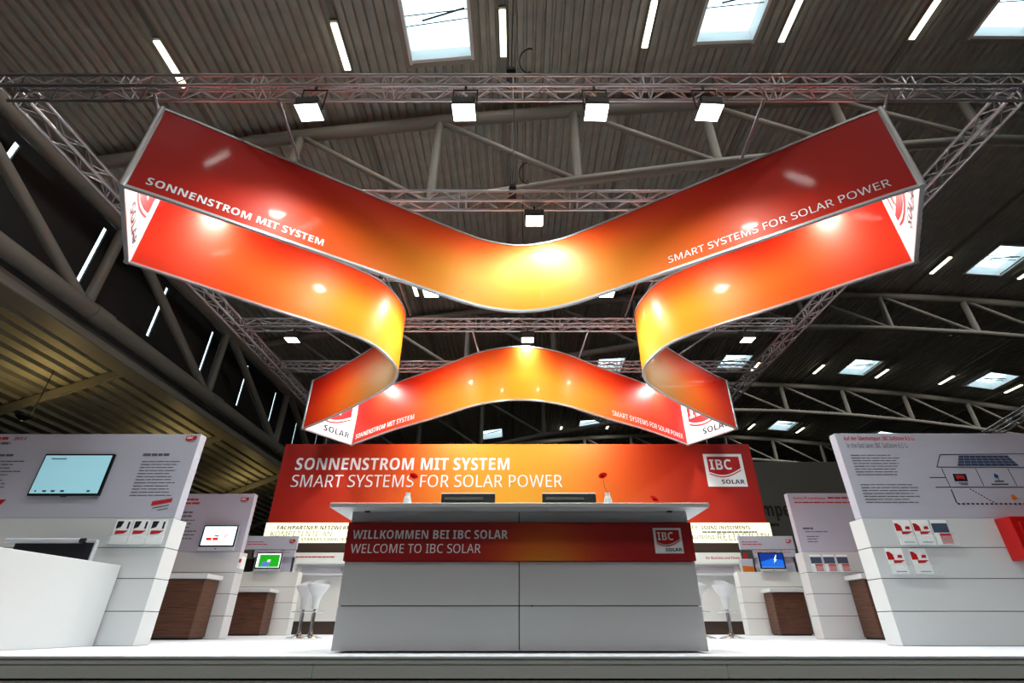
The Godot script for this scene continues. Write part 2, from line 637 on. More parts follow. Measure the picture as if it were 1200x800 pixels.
	M.acrylic.transparency = BaseMaterial3D.TRANSPARENCY_ALPHA

# ------------------------------------------------------------------ the hall
const LAMP_X := [-8.75, -4.6, -0.4, 3.55, 7.45, 11.2, 15.3, 19.35, 23.3, 27.25, 31.2]
const ROW_D := [7.6, 18.3, 29.0, 39.7]
const SKY_D := [-14.2, -3.5, 7.2, 17.9, 28.6, 39.3]
const SKY_X := [-2.1, 5.85, 13.8, 21.75, 29.7]
const SKY_W := 0.83
const SKY_L := 1.0
func build_hall() -> void:
	var b: MB
	var f := structure("floor")
	b = MB.new()
	b.span(Vector3(-24.2, -0.45, 30.0), Vector3(45.2, -0.155, -62.2))
	part("floor_slab", b, M.carpet, f)
	# arched roof of corrugated sheets, ribs running along the hall, with openings for the skylights
	var roof := structure("ceiling")
	var z_edges := [30.0, 19.5, 8.8, -1.9]
	for d in [12.4, 23.1, 33.8, 44.5, 62.2]:
		z_edges.append(-d)
	var period := 0.25
	var x0 := -13.5
	var ribs := 234
	var per_sheet := 16
	for s in range(0, ribs, per_sheet):
		for zi in z_edges.size() - 1:
			b = MB.new()
			for r in range(s, mini(s + per_sheet, ribs)):
				var xa := x0 + r * period
				var cuts := [z_edges[zi]]
				for row in SKY_D:
					var zc: float = -row
					if zc < z_edges[zi] and zc > z_edges[zi + 1]:
						for sx in SKY_X:
							if absf(xa + period * 0.5 - sx) < SKY_W:
								cuts.append(zc + SKY_L); cuts.append(zc - SKY_L)
				cuts.append(z_edges[zi + 1])
				var prof := [Vector2(0, 0), Vector2(0.14, 0), Vector2(0.165, 0.10), Vector2(0.225, 0.10), Vector2(0.25, 0)]
				for c in range(0, cuts.size(), 2):
					for k in 4:
						var p: Vector2 = prof[k]
						var q: Vector2 = prof[k + 1]
						var ya := roof_h(xa + p.x) + p.y
						var yb := roof_h(xa + q.x) + q.y
						var nn := Vector3(yb - ya, -(q.x - p.x), 0).normalized()
						b.quad(Vector3(xa + p.x, ya, cuts[c]), Vector3(xa + q.x, yb, cuts[c]), Vector3(xa + q.x, yb, cuts[c + 1]), Vector3(xa + p.x, ya, cuts[c + 1]), nn)
			part("roof_sheet", b, M.roof, roof)
	for x in LAMP_X:
		b = MB.new()
		b.span(Vector3(x - 0.07, roof_h(x) - 0.10, 29.5), Vector3(x + 0.07, roof_h(x) - 0.02, -60.0))
		part("conduit", b, M.steel_tube, roof)
	# skylights
	var wn := 1
	for row in SKY_D:
		for x in SKY_X:
			var w := structure("window_%d" % wn)
			wn += 1
			var zc: float = -row
			var y0 := roof_h(x) - 0.03
			var tilt: float = 0.0094 * (13.0 - x)
			b = MB.new()
			b.xf = Transform3D(Basis(Vector3(0, 0, 1), atan(tilt)), Vector3(x, y0, zc))
			b.cbox(Vector3(-SKY_W - 0.02, 0.18, 0), Vector3(0.09, 0.48, 2.0 * SKY_L + 0.2), 0.01)
			b.cbox(Vector3(SKY_W + 0.02, 0.18, 0), Vector3(0.09, 0.48, 2.0 * SKY_L + 0.2), 0.01)
			b.cbox(Vector3(0, 0.18, -SKY_L - 0.02), Vector3(2.0 * SKY_W, 0.48, 0.09), 0.01)
			b.cbox(Vector3(0, 0.18, SKY_L + 0.02), Vector3(2.0 * SKY_W, 0.48, 0.09), 0.01)
			part("curb", b, M.matt_white, w)
			b = MB.new()
			b.xf = Transform3D(Basis(Vector3(0, 0, 1), atan(tilt)), Vector3(x, y0, zc))
			for q in [[Vector3(-SKY_W - 0.1, -0.03, 0), Vector3(0.2, 0.03, 2.0 * SKY_L + 0.4)], [Vector3(SKY_W + 0.1, -0.03, 0), Vector3(0.2, 0.03, 2.0 * SKY_L + 0.4)], [Vector3(0, -0.03, -SKY_L - 0.1), Vector3(2.0 * SKY_W, 0.03, 0.2)], [Vector3(0, -0.03, SKY_L + 0.1), Vector3(2.0 * SKY_W, 0.03, 0.2)]]:
				b.cbox(q[0], q[1], 0.006)
			part("window_frame", b, M.hall_light, w)
			b = MB.new()
			b.xf = Transform3D(Basis(Vector3(0, 0, 1), atan(tilt)), Vector3(x, y0, zc))
			b.box(Vector3(0, 0.40, 0), Vector3(2.0 * SKY_W, 0.012, 2.0 * SKY_L))
			part("pane", b, M.pane, w)
			b = MB.new()
			b.xf = Transform3D(Basis(Vector3(0, 0, 1), atan(tilt)), Vector3(x, y0, zc))
			b.tube(Vector3(-SKY_W, 0.12, -0.18), Vector3(SKY_W, 0.16, -0.10), 0.016, 6)
			b.tube(Vector3(-SKY_W, 0.16, 0.06), Vector3(SKY_W, 0.20, 0.10), 0.016, 6)
			b.tube(Vector3(-SKY_W * 0.45, 0.10, -0.05), Vector3(SKY_W * 0.9, 0.14, 0.16), 0.026, 6)
			part("opener_rod", b, M.black, w)
	# walls
	var w := structure("wall_back")
	b = MB.new(); b.span(Vector3(-24.2, -0.155, -62.0), Vector3(45.2, 16.0, -62.3)); part("wall_face", b, M.hall_dark, w)
	w = structure("wall_front")
	b = MB.new(); b.span(Vector3(-24.2, -0.155, 29.8), Vector3(45.2, 16.0, 30.1)); part("wall_face", b, M.hall_dark, w)
	w = structure("wall_right")
	b = MB.new(); b.span(Vector3(44.9, -0.155, 30.0), Vector3(45.2, 16.0, -62.0)); part("wall_face", b, M.hall_dark, w)
	# left: clerestory wall with slit windows above the side aisle, aisle roof and aisle wall
	w = structure("wall_left")
	var slits := []
	for k in 23:
		slits.append(-23.76 + 3.28 * k)
	var last := -29.9
	for d in slits:
		b = MB.new(); b.span(P(-13.36, 9.25, last), P(-13.30, 11.38, d - 0.08)); part("wall_panel", b, M.dark_wall, w)
		last = d + 0.08
	b = MB.new(); b.span(P(-13.36, 9.25, last), P(-13.30, 11.38, 62.0)); part("wall_panel", b, M.dark_wall, w)
	b = MB.new(); b.span(P(-13.36, 11.38, -29.9), P(-13.30, 11.8, 62.0)); part("wall_panel", b, M.dark_wall, w)
	# a low ribbon of glass lies open in two bays
	for q in [[-29.9, 9.2, 0], [9.2, 11.8, 1], [11.8, 22.6, 0], [22.6, 25.0, 1], [25.0, 62.0, 0]]:
		if q[2] == 0:
			b = MB.new(); b.span(P(-13.36, 7.7, q[0]), P(-13.30, 9.25, q[1])); part("wall_panel", b, M.dark_wall, w)
		else:
			b = MB.new(); b.span(P(-13.36, 7.7, q[0]), P(-13.30, 8.84, q[1])); part("wall_panel", b, M.dark_wall, w)
			b = MB.new(); b.span(P(-13.36, 8.94, q[0]), P(-13.30, 9.25, q[1])); part("wall_panel", b, M.dark_wall, w)
			b = MB.new(); b.span(P(-13.34, 8.84, q[0]), P(-13.33, 8.94, q[1])); part("pane", b, M.pane, w)
	for d in slits:
		b = MB.new(); b.span(P(-13.34, 9.25, d - 0.08), P(-13.33, 11.38, d + 0.08)); part("pane", b, M.pane, w)
	b = MB.new(); b.span(P(-24.4, -0.155, -29.9), P(-24.1, 4.2, 62.0)); part("aisle_wall", b, M.hall_light, w)
	var ar := structure("ceiling_aisle")
	for bay in 9:
		var da := -29.9 + 10.2 * bay
		b = MB.new()
		for r in 30:
			var xs := -13.4 - r * 0.36
			for k in 4:
				var prof := [Vector2(0, 0), Vector2(0.16, 0), Vector2(0.21, 0.09), Vector2(0.31, 0.09), Vector2(0.36, 0)]
				var p: Vector2 = prof[k]
				var q: Vector2 = prof[k + 1]
				var ya: float = 7.75 + 0.4 * (xs - p.x + 13.4) + p.y
				var yb: float = 7.75 + 0.4 * (xs - q.x + 13.4) + q.y
				b.quad(P(xs - p.x, ya, da), P(xs - q.x, yb, da), P(xs - q.x, yb, da + 10.2), P(xs - p.x, ya, da + 10.2), Vector3(yb - ya, -(p.x - q.x) * -1.0, 0).normalized() * -1.0)
		part("roof_sheet", b, M.roof, ar)
	for d in [2.0, 8.6, 15.2, 21.8, 28.4, 35.0]:
		b = MB.new()
		b.xf = Transform3D(Basis(Vector3(0, 0, 1), atan(0.4)), P(-13.4, 7.55, d))
		b.span(Vector3(-11.0, -0.12, -0.07), Vector3(0.1, 0.14, 0.07))
		part("rafter", b, M.steel_tube, ar)
	var gt := thing("roof_gutter", "long grey box gutter under the tubular truss along the left side", "gutter", P(-12.8, 7.5, 26))
	b = MB.new(); b.span(P(-13.28, 7.45, -29.7), P(-12.55, 7.72, 61.8), 0.03); part("trough", b, M.steel_tube, gt)
	b = MB.new(); b.span(P(-13.28, 7.74, -29.7), P(-12.95, 8.05, 61.8), 0.03); part("ledge", b, M.steel_tube, gt)
	# long tubular truss on the left
	var lt := thing("side_truss", "big grey tubular truss running along the left side of the hall", "truss", P(-12.4, 8.1, 26))
	b = MB.new(); b.tube(P(-12.4, 11.15, -29.7), P(-12.4, 11.15, 61.8), 0.24, 14); part("top_chord", b, M.steel_tube, lt)
	b = MB.new(); b.tube(P(-12.4, 8.15, -29.7), P(-12.4, 8.15, 61.8), 0.24, 14); part("bottom_chord", b, M.steel_tube, lt)
	for k in 13:
		var d := -20.12 + 6.43 * k
		b = MB.new(); b.tube(P(-12.4, 8.15, d), P(-12.4, 11.15, d), 0.15, 12); part("post", b, M.steel_tube, lt)
		b = MB.new(); b.tube(P(-12.4, 11.15, d - 6.2), P(-12.4, 8.15, d), 0.16, 12); part("diagonal", b, M.steel_tube, lt)
		b = MB.new(); b.tube(P(-12.4, 8.15, d + 0.2), P(-12.4, 8.15, d + 0.9), 0.27, 14); part("node_sleeve", b, M.steel_tube, lt)
	# cross girders under the arch
	var words := ["nearest", "second", "third", "fourth", "farthest"]
	for g in 5:
		var d := 9.9 + 10.6 * g
		var t := thing("roof_girder", "grey tubular roof girder across the hall, %s from the camera" % words[g], "girder", P(10, 10.5, d), "roof girders")
		var top := PackedVector3Array()
		var bot := PackedVector3Array()
		for k in 15:
			var x := -12.4 + 4.03 * k 
			if k > 0:
				x = -14.45 + 4.03 * k
			top.append(P(x, roof_h(x) - 0.42, d))
			if k > 1:
				bot.append(P(x, girder_low(x), d))
		b = MB.new(); b.pipe(top, 0.19, 12); part("top_chord", b, M.steel_tube, t)
		b = MB.new(); b.pipe(bot, 0.15, 12); part("bottom_chord", b, M.steel_tube, t)
		for k in range(1, 15):
			if k > 1:
				b = MB.new(); b.tube(top[k], bot[k - 2], 0.13, 10); part("post", b, M.steel_tube, t)
			if k < 14:
				b = MB.new(); b.tube(top[k], bot[k - 1], 0.085, 10); part("diagonal", b, M.steel_tube, t)
	# ceiling lamps
	var rown := ["front row above the near truss", "second row", "third row", "fourth row"]
	var ords := ["first", "second", "third", "fourth", "fifth", "sixth", "seventh", "eighth", "ninth", "tenth", "eleventh"]
	var show := [[0, 1, 2, 3, 4, 5], [1, 7, 8], [6, 7, 8, 9, 10], [3, 4, 7, 8]]
	rown.append("row behind the camera"); rown.append("second row behind the camera")
	show.append([0, 1, 2, 3, 4, 5, 6]); show.append([0, 1, 2, 3, 4, 5, 6])
	var rows := ROW_D + [-3.1, -13.8]
	for r in 6:
		var k := 0
		for i in show[r]:
			var x: float = LAMP_X[i]
			var dd: float = rows[r]
			var y := roof_h(x) - 0.16
			var lab := "glowing fluorescent ceiling tube, %s from the left in the %s" % [ords[k], rown[r]]
			k += 1
			var t := thing("ceiling_lamp", lab, "ceiling lamp", P(x, y, dd), "fluorescent ceiling lamps")
			b = MB.new(); b.cbox(P(x, y + 0.03, dd), Vector3(0.20, 0.07, 1.35), 0.012); part("housing", b, M.steel_tube, t)
			b = MB.new(); b.cbox(P(x, y - 0.03, dd), Vector3(0.17, 0.05, 1.22), 0.015); part("lamp_tube", b, M.tube, t)
			var l := AreaLight3D.new()
			l.name = "lamp_light"
			t.add_child(l, true)
			l.area_size = Vector2(0.16, 1.2)
			l.area_normalize_energy = true
			l.light_energy = 9.0
			l.light_color = Color(1.0, 0.97, 0.93)
			l.area_range = 60.0
			l.shadow_enabled = true
			l.transform = Transform3D(Basis(Vector3.RIGHT, -PI / 2), Vector3(0, -0.06, 0))
	# warm lamps of the side aisle that light its sloping roof from below
	var near := ["nearest the camera", "second from the camera", "third from the camera", "farthest from the camera"]
	for k in 4:
		var at := P(-14.7, 5.6, 7.5 + 6.6 * k)
		var t := thing("aisle_lamp", "warm uplight bowl hung below the aisle roof, %s" % near[k], "lamp", at, "aisle uplights")
		b = MB.new(); b.tube(at + Vector3(0, 0.0, -0.2), P(-14.7, 7.24, 7.7 + 6.6 * k), 0.012, 8); b.tube(at + Vector3(0, 0.0, -0.2), at + Vector3(0, -0.1, 0), 0.012, 8); part("hanger_rod", b, M.black, t)
		b = MB.new(); b.lathe(at, PackedVector2Array([Vector2(0.04, -0.12), Vector2(0.2, 0.0), Vector2(0.21, 0.06), Vector2(0.18, 0.06)]), 16); part("bowl", b, M.black, t)
		b = MB.new(); b.tube(at + Vector3(0, 0.0, 0), at + Vector3(0, 0.03, 0), 0.17, 16); part("lamp_glass", b, M.warm, t)
		var l := AreaLight3D.new()
		l.name = "uplight"
		t.add_child(l, true)
		l.area_size = Vector2(0.3, 0.3)
		l.area_normalize_energy = true
		l.light_energy = 2.2
		l.light_color = Color(1.0, 0.86, 0.55)
		l.area_range = 40.0
		l.shadow_enabled = true
		l.transform = Transform3D(Basis(Vector3.RIGHT, PI / 2), Vector3(0, 0.08, 0))

func girder_low(x: float) -> float:
	return roof_h(x) - 0.42 - clampf(3.15 - 0.09 * x, 1.9, 3.6)

# ------------------------------------------------------------------ the platform
func build_platform() -> void:
	var t := structure("floor_platform")
	var b := MB.new()
	b.span(P(-8.2, -0.022, 4.5), P(8.2, 0.0, 17.5), 0.004)
	part("floor_sheet", b, M.floor_white, t)
	var xs := [-8.2, -5.0, -1.55, 1.58, 5.0, 8.2]
	for i in xs.size() - 1:
		b = MB.new()
		b.span(P(xs[i] + 0.0015, -0.145, 4.515), P(xs[i + 1] - 0.0015, -0.024, 4.56), 0.002)
		part("fascia_board", b, M.fascia, t)
	b = MB.new()
	b.span(P(-8.2, -0.052, 4.508), P(8.2, -0.024, 4.515), 0.0)
	part("edge_strip", b, M.fascia, t)
	b = MB.new()
	b.span(P(-8.1, -0.155, 4.6), P(8.1, -0.022, 17.4))
	part("substructure", b, M.gap, t)

# ------------------------------------------------------------------ truss rig and lamps
func build_rig() -> void:
	var y := 7.0 + CH
	var g := "lighting trusses over the stand"
	box_truss("front lighting truss with four floodlights, above the near banner edge", P(-7.6, y, 4.62), P(7.6, y, 4.62), g)
	box_truss("lighting truss along the left side of the rig", P(-7.42, y, 4.78), P(-7.42, y, 16.76), g)
	box_truss("lighting truss along the right side of the rig", P(7.42, y, 4.78), P(7.42, y, 16.76), g)
	box_truss("cross truss with a single floodlight, seen above the dip of the front banner", P(-7.26, y, 6.88), P(7.26, y, 6.88), g)
	box_truss("cross truss mostly hidden behind the front banner", P(-7.26, y, 9.1), P(7.26, y, 9.1), g)
	box_truss("cross truss with three floodlights just above the rear banner crest", P(-7.26, y, 11.35), P(7.26, y, 11.35), g)
	box_truss("rearmost cross truss, passing behind the rear banner crest", P(-7.26, y, 13.8), P(7.26, y, 13.8), g)
	var e := 8.5
	var down := Vector3(0, -1, -0.02)
	for q in [[-2.90, "leftmost of four"], [-0.75, "second from the left"], [1.09, "third from the left"], [2.66, "rightmost of four"]]:
		floodlight("floodlight on the front truss, %s" % q[1], P(q[0], 6.44, 4.5), Vector3(-0.03 * q[0], -1, -0.07), 6.975, 13.5, Vector3.ZERO, true)
	for q in [[-5.12, "left"], [5.22, "right"]]:
		floodlight("floodlight hidden behind the %s half of the front banner, near its tip" % q[1], P(q[0], 6.66, 6.34), down, 6.975, e, P(q[0], 6.965, 6.76))
	for q in [[-2.75, "hidden behind the left half of the front banner, near the dip"], [0.30, "alone above the dip of the front banner"], [2.85, "hidden behind the right half of the front banner, near the dip"]]:
		floodlight("floodlight %s" % q[1], P(q[0], 6.66, 6.88), down, 6.975, e)
	for q in [[-1.92, "left"], [1.96, "right"]]:
		floodlight("floodlight peeping out under the front banner, %s of its lowest point" % q[1], P(q[0], 6.6, 9.1), down, 6.975, e)
	for q in [[-5.85, "between the left truss and the left banner wing"], [-3.2, "behind the inner bend of the left banner wing"], [0.25, "right above the rear banner crest"], [3.3, "behind the inner bend of the right banner wing"], [5.95, "between the right truss and the right banner wing"]]:
		floodlight("floodlight %s" % q[1], P(q[0], 6.68, 11.3), down, 6.975, e)
	for q in [[-4.4, "outer one left"], [-2.2, "inner one left"], [2.3, "inner one right"], [4.5, "outer one right"]]:
		floodlight("floodlight on the rearmost truss washing the header sign, %s of the middle" % q[1], P(q[0], 6.66, 13.8), Vector3(0, -1, -0.4), 6.975, 12.0)
	# spreader pipes between the hidden truss and the next one behind
	for s in [-1.0, 1.0]:
		var p := thing("spreader_pipe", "thin grey pipe joining two cross trusses, %s of the banner opening" % ("left" if s < 0 else "right"), "pipe", P(2.75 * s, 7.1, 10.2), "spreader pipes")
		var b := MB.new(); b.tube(P(2.68 * s, 6.93, 9.2), P(2.83 * s, 7.295, 11.2), 0.022, 8); part("tube", b, M.alu, p)
		b = MB.new(); b.cbox(P(2.83 * s, 7.305, 11.2), Vector3(0.06, 0.07, 0.06), 0.01); part("clamp", b, M.black, p)
	# hoists
	for q in [[4.62, -0.1, "front truss"], [6.88, -0.1, "truss above the banner dip"], [11.35, 0.12, "truss above the rear crest"]]:
		var t := thing("chain_hoist", "black hoist hook and chain carrying the %s" % q[2], "hoist", P(q[1], 7.2, q[0]), "chain hoists")
		var b := MB.new()
		b.cbox(P(q[1], 7.345, q[0]), Vector3(0.14, 0.11, 0.34), 0.02)
		part("hook_block", b, M.black, t)
		b = MB.new()
		var ring := PackedVector3Array()
		for k in 13:
			ring.append(P(q[1] + 0.06 * cos(TAU * k / 12), 7.44 + 0.08 * sin(TAU * k / 12), q[0]))
		b.pipe(ring, 0.014, 6)
		part("shackle", b, M.black, t)
		b = MB.new()
		b.tube(P(q[1], 7.5, q[0]), P(q[1] + 0.05, roof_h(0) - 0.1, q[0] + 0.05), 0.012, 6)
		part("chain", b, M.black, t)
		b = MB.new()
		var coil := PackedVector3Array()
		for k in 15:
			coil.append(P(q[1] + 0.22 + 0.10 * cos(TAU * k / 12.0), 8.1 - 0.02 * k + 0.14 * sin(TAU * k / 12.0), q[0] + 0.02 * k))
		b.pipe(coil, 0.013, 6)
		part("cable_loop", b, M.black, t)
	# another exhibitor's truss at the right edge
	box_truss("pale truss of another stand behind the right display wall", P(15.75, 5.75, 16.2), P(14.6, 5.75, 11.8), "trusses of other stands")

# ------------------------------------------------------------------ the four-pointed ribbon banner
const BT := 6.5
const BB := 5.02
func build_ribbon() -> void:
	var cx := 0.05
	var t := thing("ribbon_banner", "huge orange and red ribbon banner in a four-pointed star, hung below the trusses", "banner", P(cx, BB, 9.75))
	var half_f := [Vector2(5.03, 4.53), Vector2(4.6, 4.79), Vector2(3.9, 5.25), Vector2(2.75, 6.0), Vector2(2.1, 6.42), Vector2(1.4, 6.88), Vector2(0.7, 7.28), Vector2(0, 7.44)]
	var half_s := [Vector2(6.0, 6.05), Vector2(5.33, 6.58), Vector2(4.53, 7.23), Vector2(3.4, 8.1), Vector2(2.92, 8.62), Vector2(2.72, 9.2), Vector2(2.67, 9.75), Vector2(2.79, 10.2), Vector2(3.13, 10.75), Vector2(4.0, 11.65), Vector2(5.15, 12.72), Vector2(6.1, 13.5)]
	var half_b := [Vector2(5.15, 14.95), Vector2(3.65, 13.65), Vector2(2.2, 12.6), Vector2(1.25, 11.85), Vector2(0.6, 11.53), Vector2(0, 11.42)]
	var full := func(h: Array) -> Array:
		var o := []
		for q in h:
			o.append(Vector2(-q.x, q.y))
		for i in range(h.size() - 2, -1, -1):
			o.append(h[i])
		return o
	var world := func(a: PackedVector2Array) -> PackedVector2Array:
		var o := PackedVector2Array()
		for q in a:
			o.append(Vector2(q.x + cx, -q.y))
		return o
	var sides := {}
	sides.front = world.call(catmull(full.call(half_f), 8))
	sides.back = world.call(catmull(full.call(half_b), 8))
	var right := catmull(half_s, 8)
	var left := PackedVector2Array()
	for q in right:
		left.append(Vector2(-q.x, q.y))
	sides.right = world.call(right)
	sides.left = world.call(left)
	for s in ["front", "left", "right", "back"]:
		var b := MB.new()
		b.ribbon(sides[s], BB, BT, 0.03)
		part("printed_cloth", b, M.banner if s in ["front", "back"] else M.banner_wing, t, "%s wing of the banner, yellow in the middle and red at the tips" % s)
		for yy in [BB, BT]:
			b = MB.new()
			b.ribbon(sides[s], yy - 0.018, yy + 0.018, 0.055)
			part("edge_rail", b, M.rail, t)
	# blunt corners with the company mark
	var corners := [[Vector2(-5.03, 4.53), Vector2(-6.0, 6.05)], [Vector2(6.0, 6.05), Vector2(5.03, 4.53)], [Vector2(-6.1, 13.5), Vector2(-5.15, 14.95)], [Vector2(5.15, 14.95), Vector2(6.1, 13.5)]]
	for c in corners:
		var a := Vector2(c[0].x + cx, -c[0].y)
		var z := Vector2(c[1].x + cx, -c[1].y)
		var b := MB.new()
		b.ribbon(PackedVector2Array([a, z]), BB, BT, 0.03)
		var cp := part("corner_panel", b, M.sign_white, t, "white corner panel with the company mark")
		for yy in [BB, BT]:
			b = MB.new()
			b.ribbon(PackedVector2Array([a, z]), yy - 0.018, yy + 0.018, 0.055)
			part("edge_rail", b, M.rail, t)
		for q in [a, z]:
			b = MB.new()
			b.tube(Vector3(q.x, BB - 0.02, q.y), Vector3(q.x, BT + 0.02, q.y), 0.045, 10)
			part("corner_post", b, M.rail, t)
		# the mark reads from inside and from outside
		var ux := Vector3(z.x - a.x, 0, z.y - a.y)
		var wid := ux.length()
		ux = ux / wid
		var nn := ux.cross(Vector3.UP)
		company_mark(cp, Vector3(a.x, BB + 0.03, a.y) + ux * 0.06 + nn * 0.016, ux, wid - 0.12, BT - BB - 0.06, nn, false)
		company_mark(cp, Vector3(z.x, BB + 0.03, z.y) - ux * 0.06 - nn * 0.016, -ux, wid - 0.12, BT - BB - 0.06, -nn, false)
	# lettering bent along the cloth
	bent_letters(t, "SONNENSTROM MIT SYSTEM", true, sides.front, -4.80, -2.93, BB + 0.12, 0.125)
	bent_letters(t, "SMART SYSTEMS FOR SOLAR POWER", false, sides.front, 2.38, 4.84, BB + 0.13, 0.125)
	bent_letters(t, "SONNENSTROM MIT SYSTEM", true, sides.back, -4.95, -2.85, BB + 0.13, 0.15)
	bent_letters(t, "SMART SYSTEMS FOR SOLAR POWER", false, sides.back, 2.55, 5.02, BB + 0.13, 0.15)
	# hangers
	var rods := [[P(-3.54, 6.965, 4.7), P(-3.42, 6.52, 5.42)], [P(3.64, 6.965, 4.7), P(3.48, 6.52, 5.42)], [P(-5.32, 6.965, 4.62), P(-5.18, 6.52, 4.83)], [P(5.42, 6.965, 4.62), P(5.28, 6.52, 4.83)],
		[P(-1.2, 6.965, 11.35), P(-1.05, 6.52, 11.72)], [P(1.85, 6.965, 11.35), P(1.65, 6.52, 12.1)], [P(5.17, 6.965, 11.4), P(4.3, 6.52, 11.9)], [P(-5.07, 6.965, 11.4), P(-4.2, 6.52, 11.9)],
		[P(-2.95, 6.965, 9.1), P(-2.72, 6.52, 9.1)], [P(3.05, 6.965, 9.1), P(2.82, 6.52, 9.1)], [P(-4.0, 6.965, 13.8), P(-3.85, 6.52, 13.82)], [P(4.1, 6.965, 13.8), P(3.95, 6.52, 13.82)]]
	for r in rods:
		var b := MB.new()
		b.tube(r[0], r[1], 0.024, 8)
		part("hanger_rod", b, M.alu, t)

func bent_letters(t: Node3D, txt: String, bold: bool, line: PackedVector2Array, xa: float, xb: float, y: float, h: float) -> void:
	var run := PackedFloat32Array([0.0])
	for i in range(1, line.size()):
		run.append(run[i - 1] + line[i].distance_to(line[i - 1]))
	var at := func(s: float) -> Array:
		var i := 1
		while i < run.size() - 1 and run[i] < s:
			i += 1
		var k := (s - run[i - 1]) / (run[i] - run[i - 1])
		var p: Vector2 = line[i - 1].lerp(line[i], k)
		var tg := (line[i] - line[i - 1]).normalized()
		return [p, Vector2(-tg.y, tg.x)]
	var s_of := func(x: float) -> float:
		for i in range(1, line.size()):
			if line[i].x >= x:
				return run[i - 1] + (x - line[i - 1].x) / (line[i].x - line[i - 1].x) * (run[i] - run[i - 1])
		return run[run.size() - 1]
	var s0: float = s_of.call(xa)
	var s1: float = s_of.call(xb)
	# the side that faces the camera: towards +z
	var place := func(x: float, yy: float) -> Vector3:
		var q: Array = at.call(s0 + x)
		var nn: Vector2 = q[1] if q[1].y > 0.0 else q[1] * -1.0
		var p: Vector2 = q[0] + nn * 0.021
		return Vector3(p.x, y + yy, p.y)
	var face := func(x: float, _y: float) -> Vector3:
		var q: Array = at.call(s0 + x)
		var nn: Vector2 = q[1] if q[1].y > 0.0 else q[1] * -1.0
		return Vector3(nn.x, 0, nn.y)
	letters("lettering", txt, bold, M.sign_white, t, s1 - s0, h, place, face)

# ------------------------------------------------------------------ the header board at the back
func build_header() -> void:
	var d := 15.3
	var t := thing("header_sign", "long orange and red sign board across the back of the stand", "sign", P(0, 2.82, d))
	var b := MB.new()
	var f := MB.new()
	f.quad(P(-7.28, 2.82, d), P(7.24, 2.82, d), P(7.24, 5.16, d), P(-7.28, 5.16, d), Vector3.BACK)
	part("printed_face", f, M.header, t)
	b.span(P(-7.28, 2.82, d + 0.005), P(7.24, 5.16, d + 0.16), 0.0)
	part("board", b, M.mark_red, t)
	sign_letters("lettering", "SONNENSTROM MIT SYSTEM", true, M.sign_white, t, P(-6.83, 4.34, d - 0.006), 6.57, 0.38)
	sign_letters("lettering", "SMART SYSTEMS FOR SOLAR POWER", false, M.sign_white, t, P(-6.85, 3.83, d - 0.006), 8.19, 0.365)
	company_mark(t, P(5.73, 3.84, d - 0.004), Vector3.RIGHT, 1.19, 1.0, Vector3.BACK)
	for x in [-6.0, 6.05]:
		b = MB.new(); b.tube(P(x - 0.08, 5.16, d + 0.08), P(x - 0.02, 7.0, d + 0.08), 0.015, 6); part("hanger_wire", b, M.alu, t)
	# glowing strip below
	var s := thing("light_box", "glowing cream light box with grey words under the orange header", "light box", P(0, 2.24, d))
	b = MB.new(); b.span(P(-7.3, 2.26, d - 0.02), P(7.3, 2.80, d + 0.12), 0.0); part("lit_face", b, M.lightbox, s)
	b = MB.new(); b.span(P(-7.32, 2.24, d - 0.01), P(7.32, 2.26, d + 0.14), 0.0); part("frame", b, M.hall_light, s)
	sign_letters("lettering", "FACHPARTNER-NETZWERK", true, M.box_text, s, P(-6.95, 2.61, d - 0.026), 2.1, 0.115)
	sign_letters("lettering", "KOMPETENTE AN", false, M.box_light, s, P(-7.1, 2.43, d - 0.026), 1.75, 0.14)
	sign_letters("lettering", "STARKES FAMILIEN", true, M.box_light, s, P(-6.2, 2.31, d - 0.026), 1.35, 0.08)
	sign_letters("lettering", "TY", true, M.box_light, s, P(5.0, 2.61, d - 0.026), 0.2, 0.12)
	sign_letters("lettering", "SOUND INVESTMENTS", true, M.box_text, s, P(5.3, 2.62, d - 0.026), 1.4, 0.105)
	small_print(s, 5.3, 7.1, 2.57, 0.05, 1, -(d - 0.026), M.box_light, 5, 0.05)
	sign_letters("lettering", "LUTIONS", true, M.box_light, s, P(5.0, 2.36, d - 0.026), 0.62, 0.1)
	sign_letters("lettering", "RELIABILITY", false, M.box_light, s, P(5.72, 2.32, d - 0.026), 1.5, 0.19)
	var be := thing("support_beam", "dark brown beam under the cream light box", "beam", P(0, 1.98, d))
	b = MB.new(); b.span(P(-7.3, 1.98, d), P(7.3, 2.24, d + 0.3), 0.01); part("fascia", b, M.brown, be)
	for x in [-7.15, 7.15]:
		b = MB.new(); b.span(P(x - 0.1, 0.0, d + 0.05), P(x + 0.1, 1.98, d + 0.25), 0.01); part("post", b, M.brown, be)

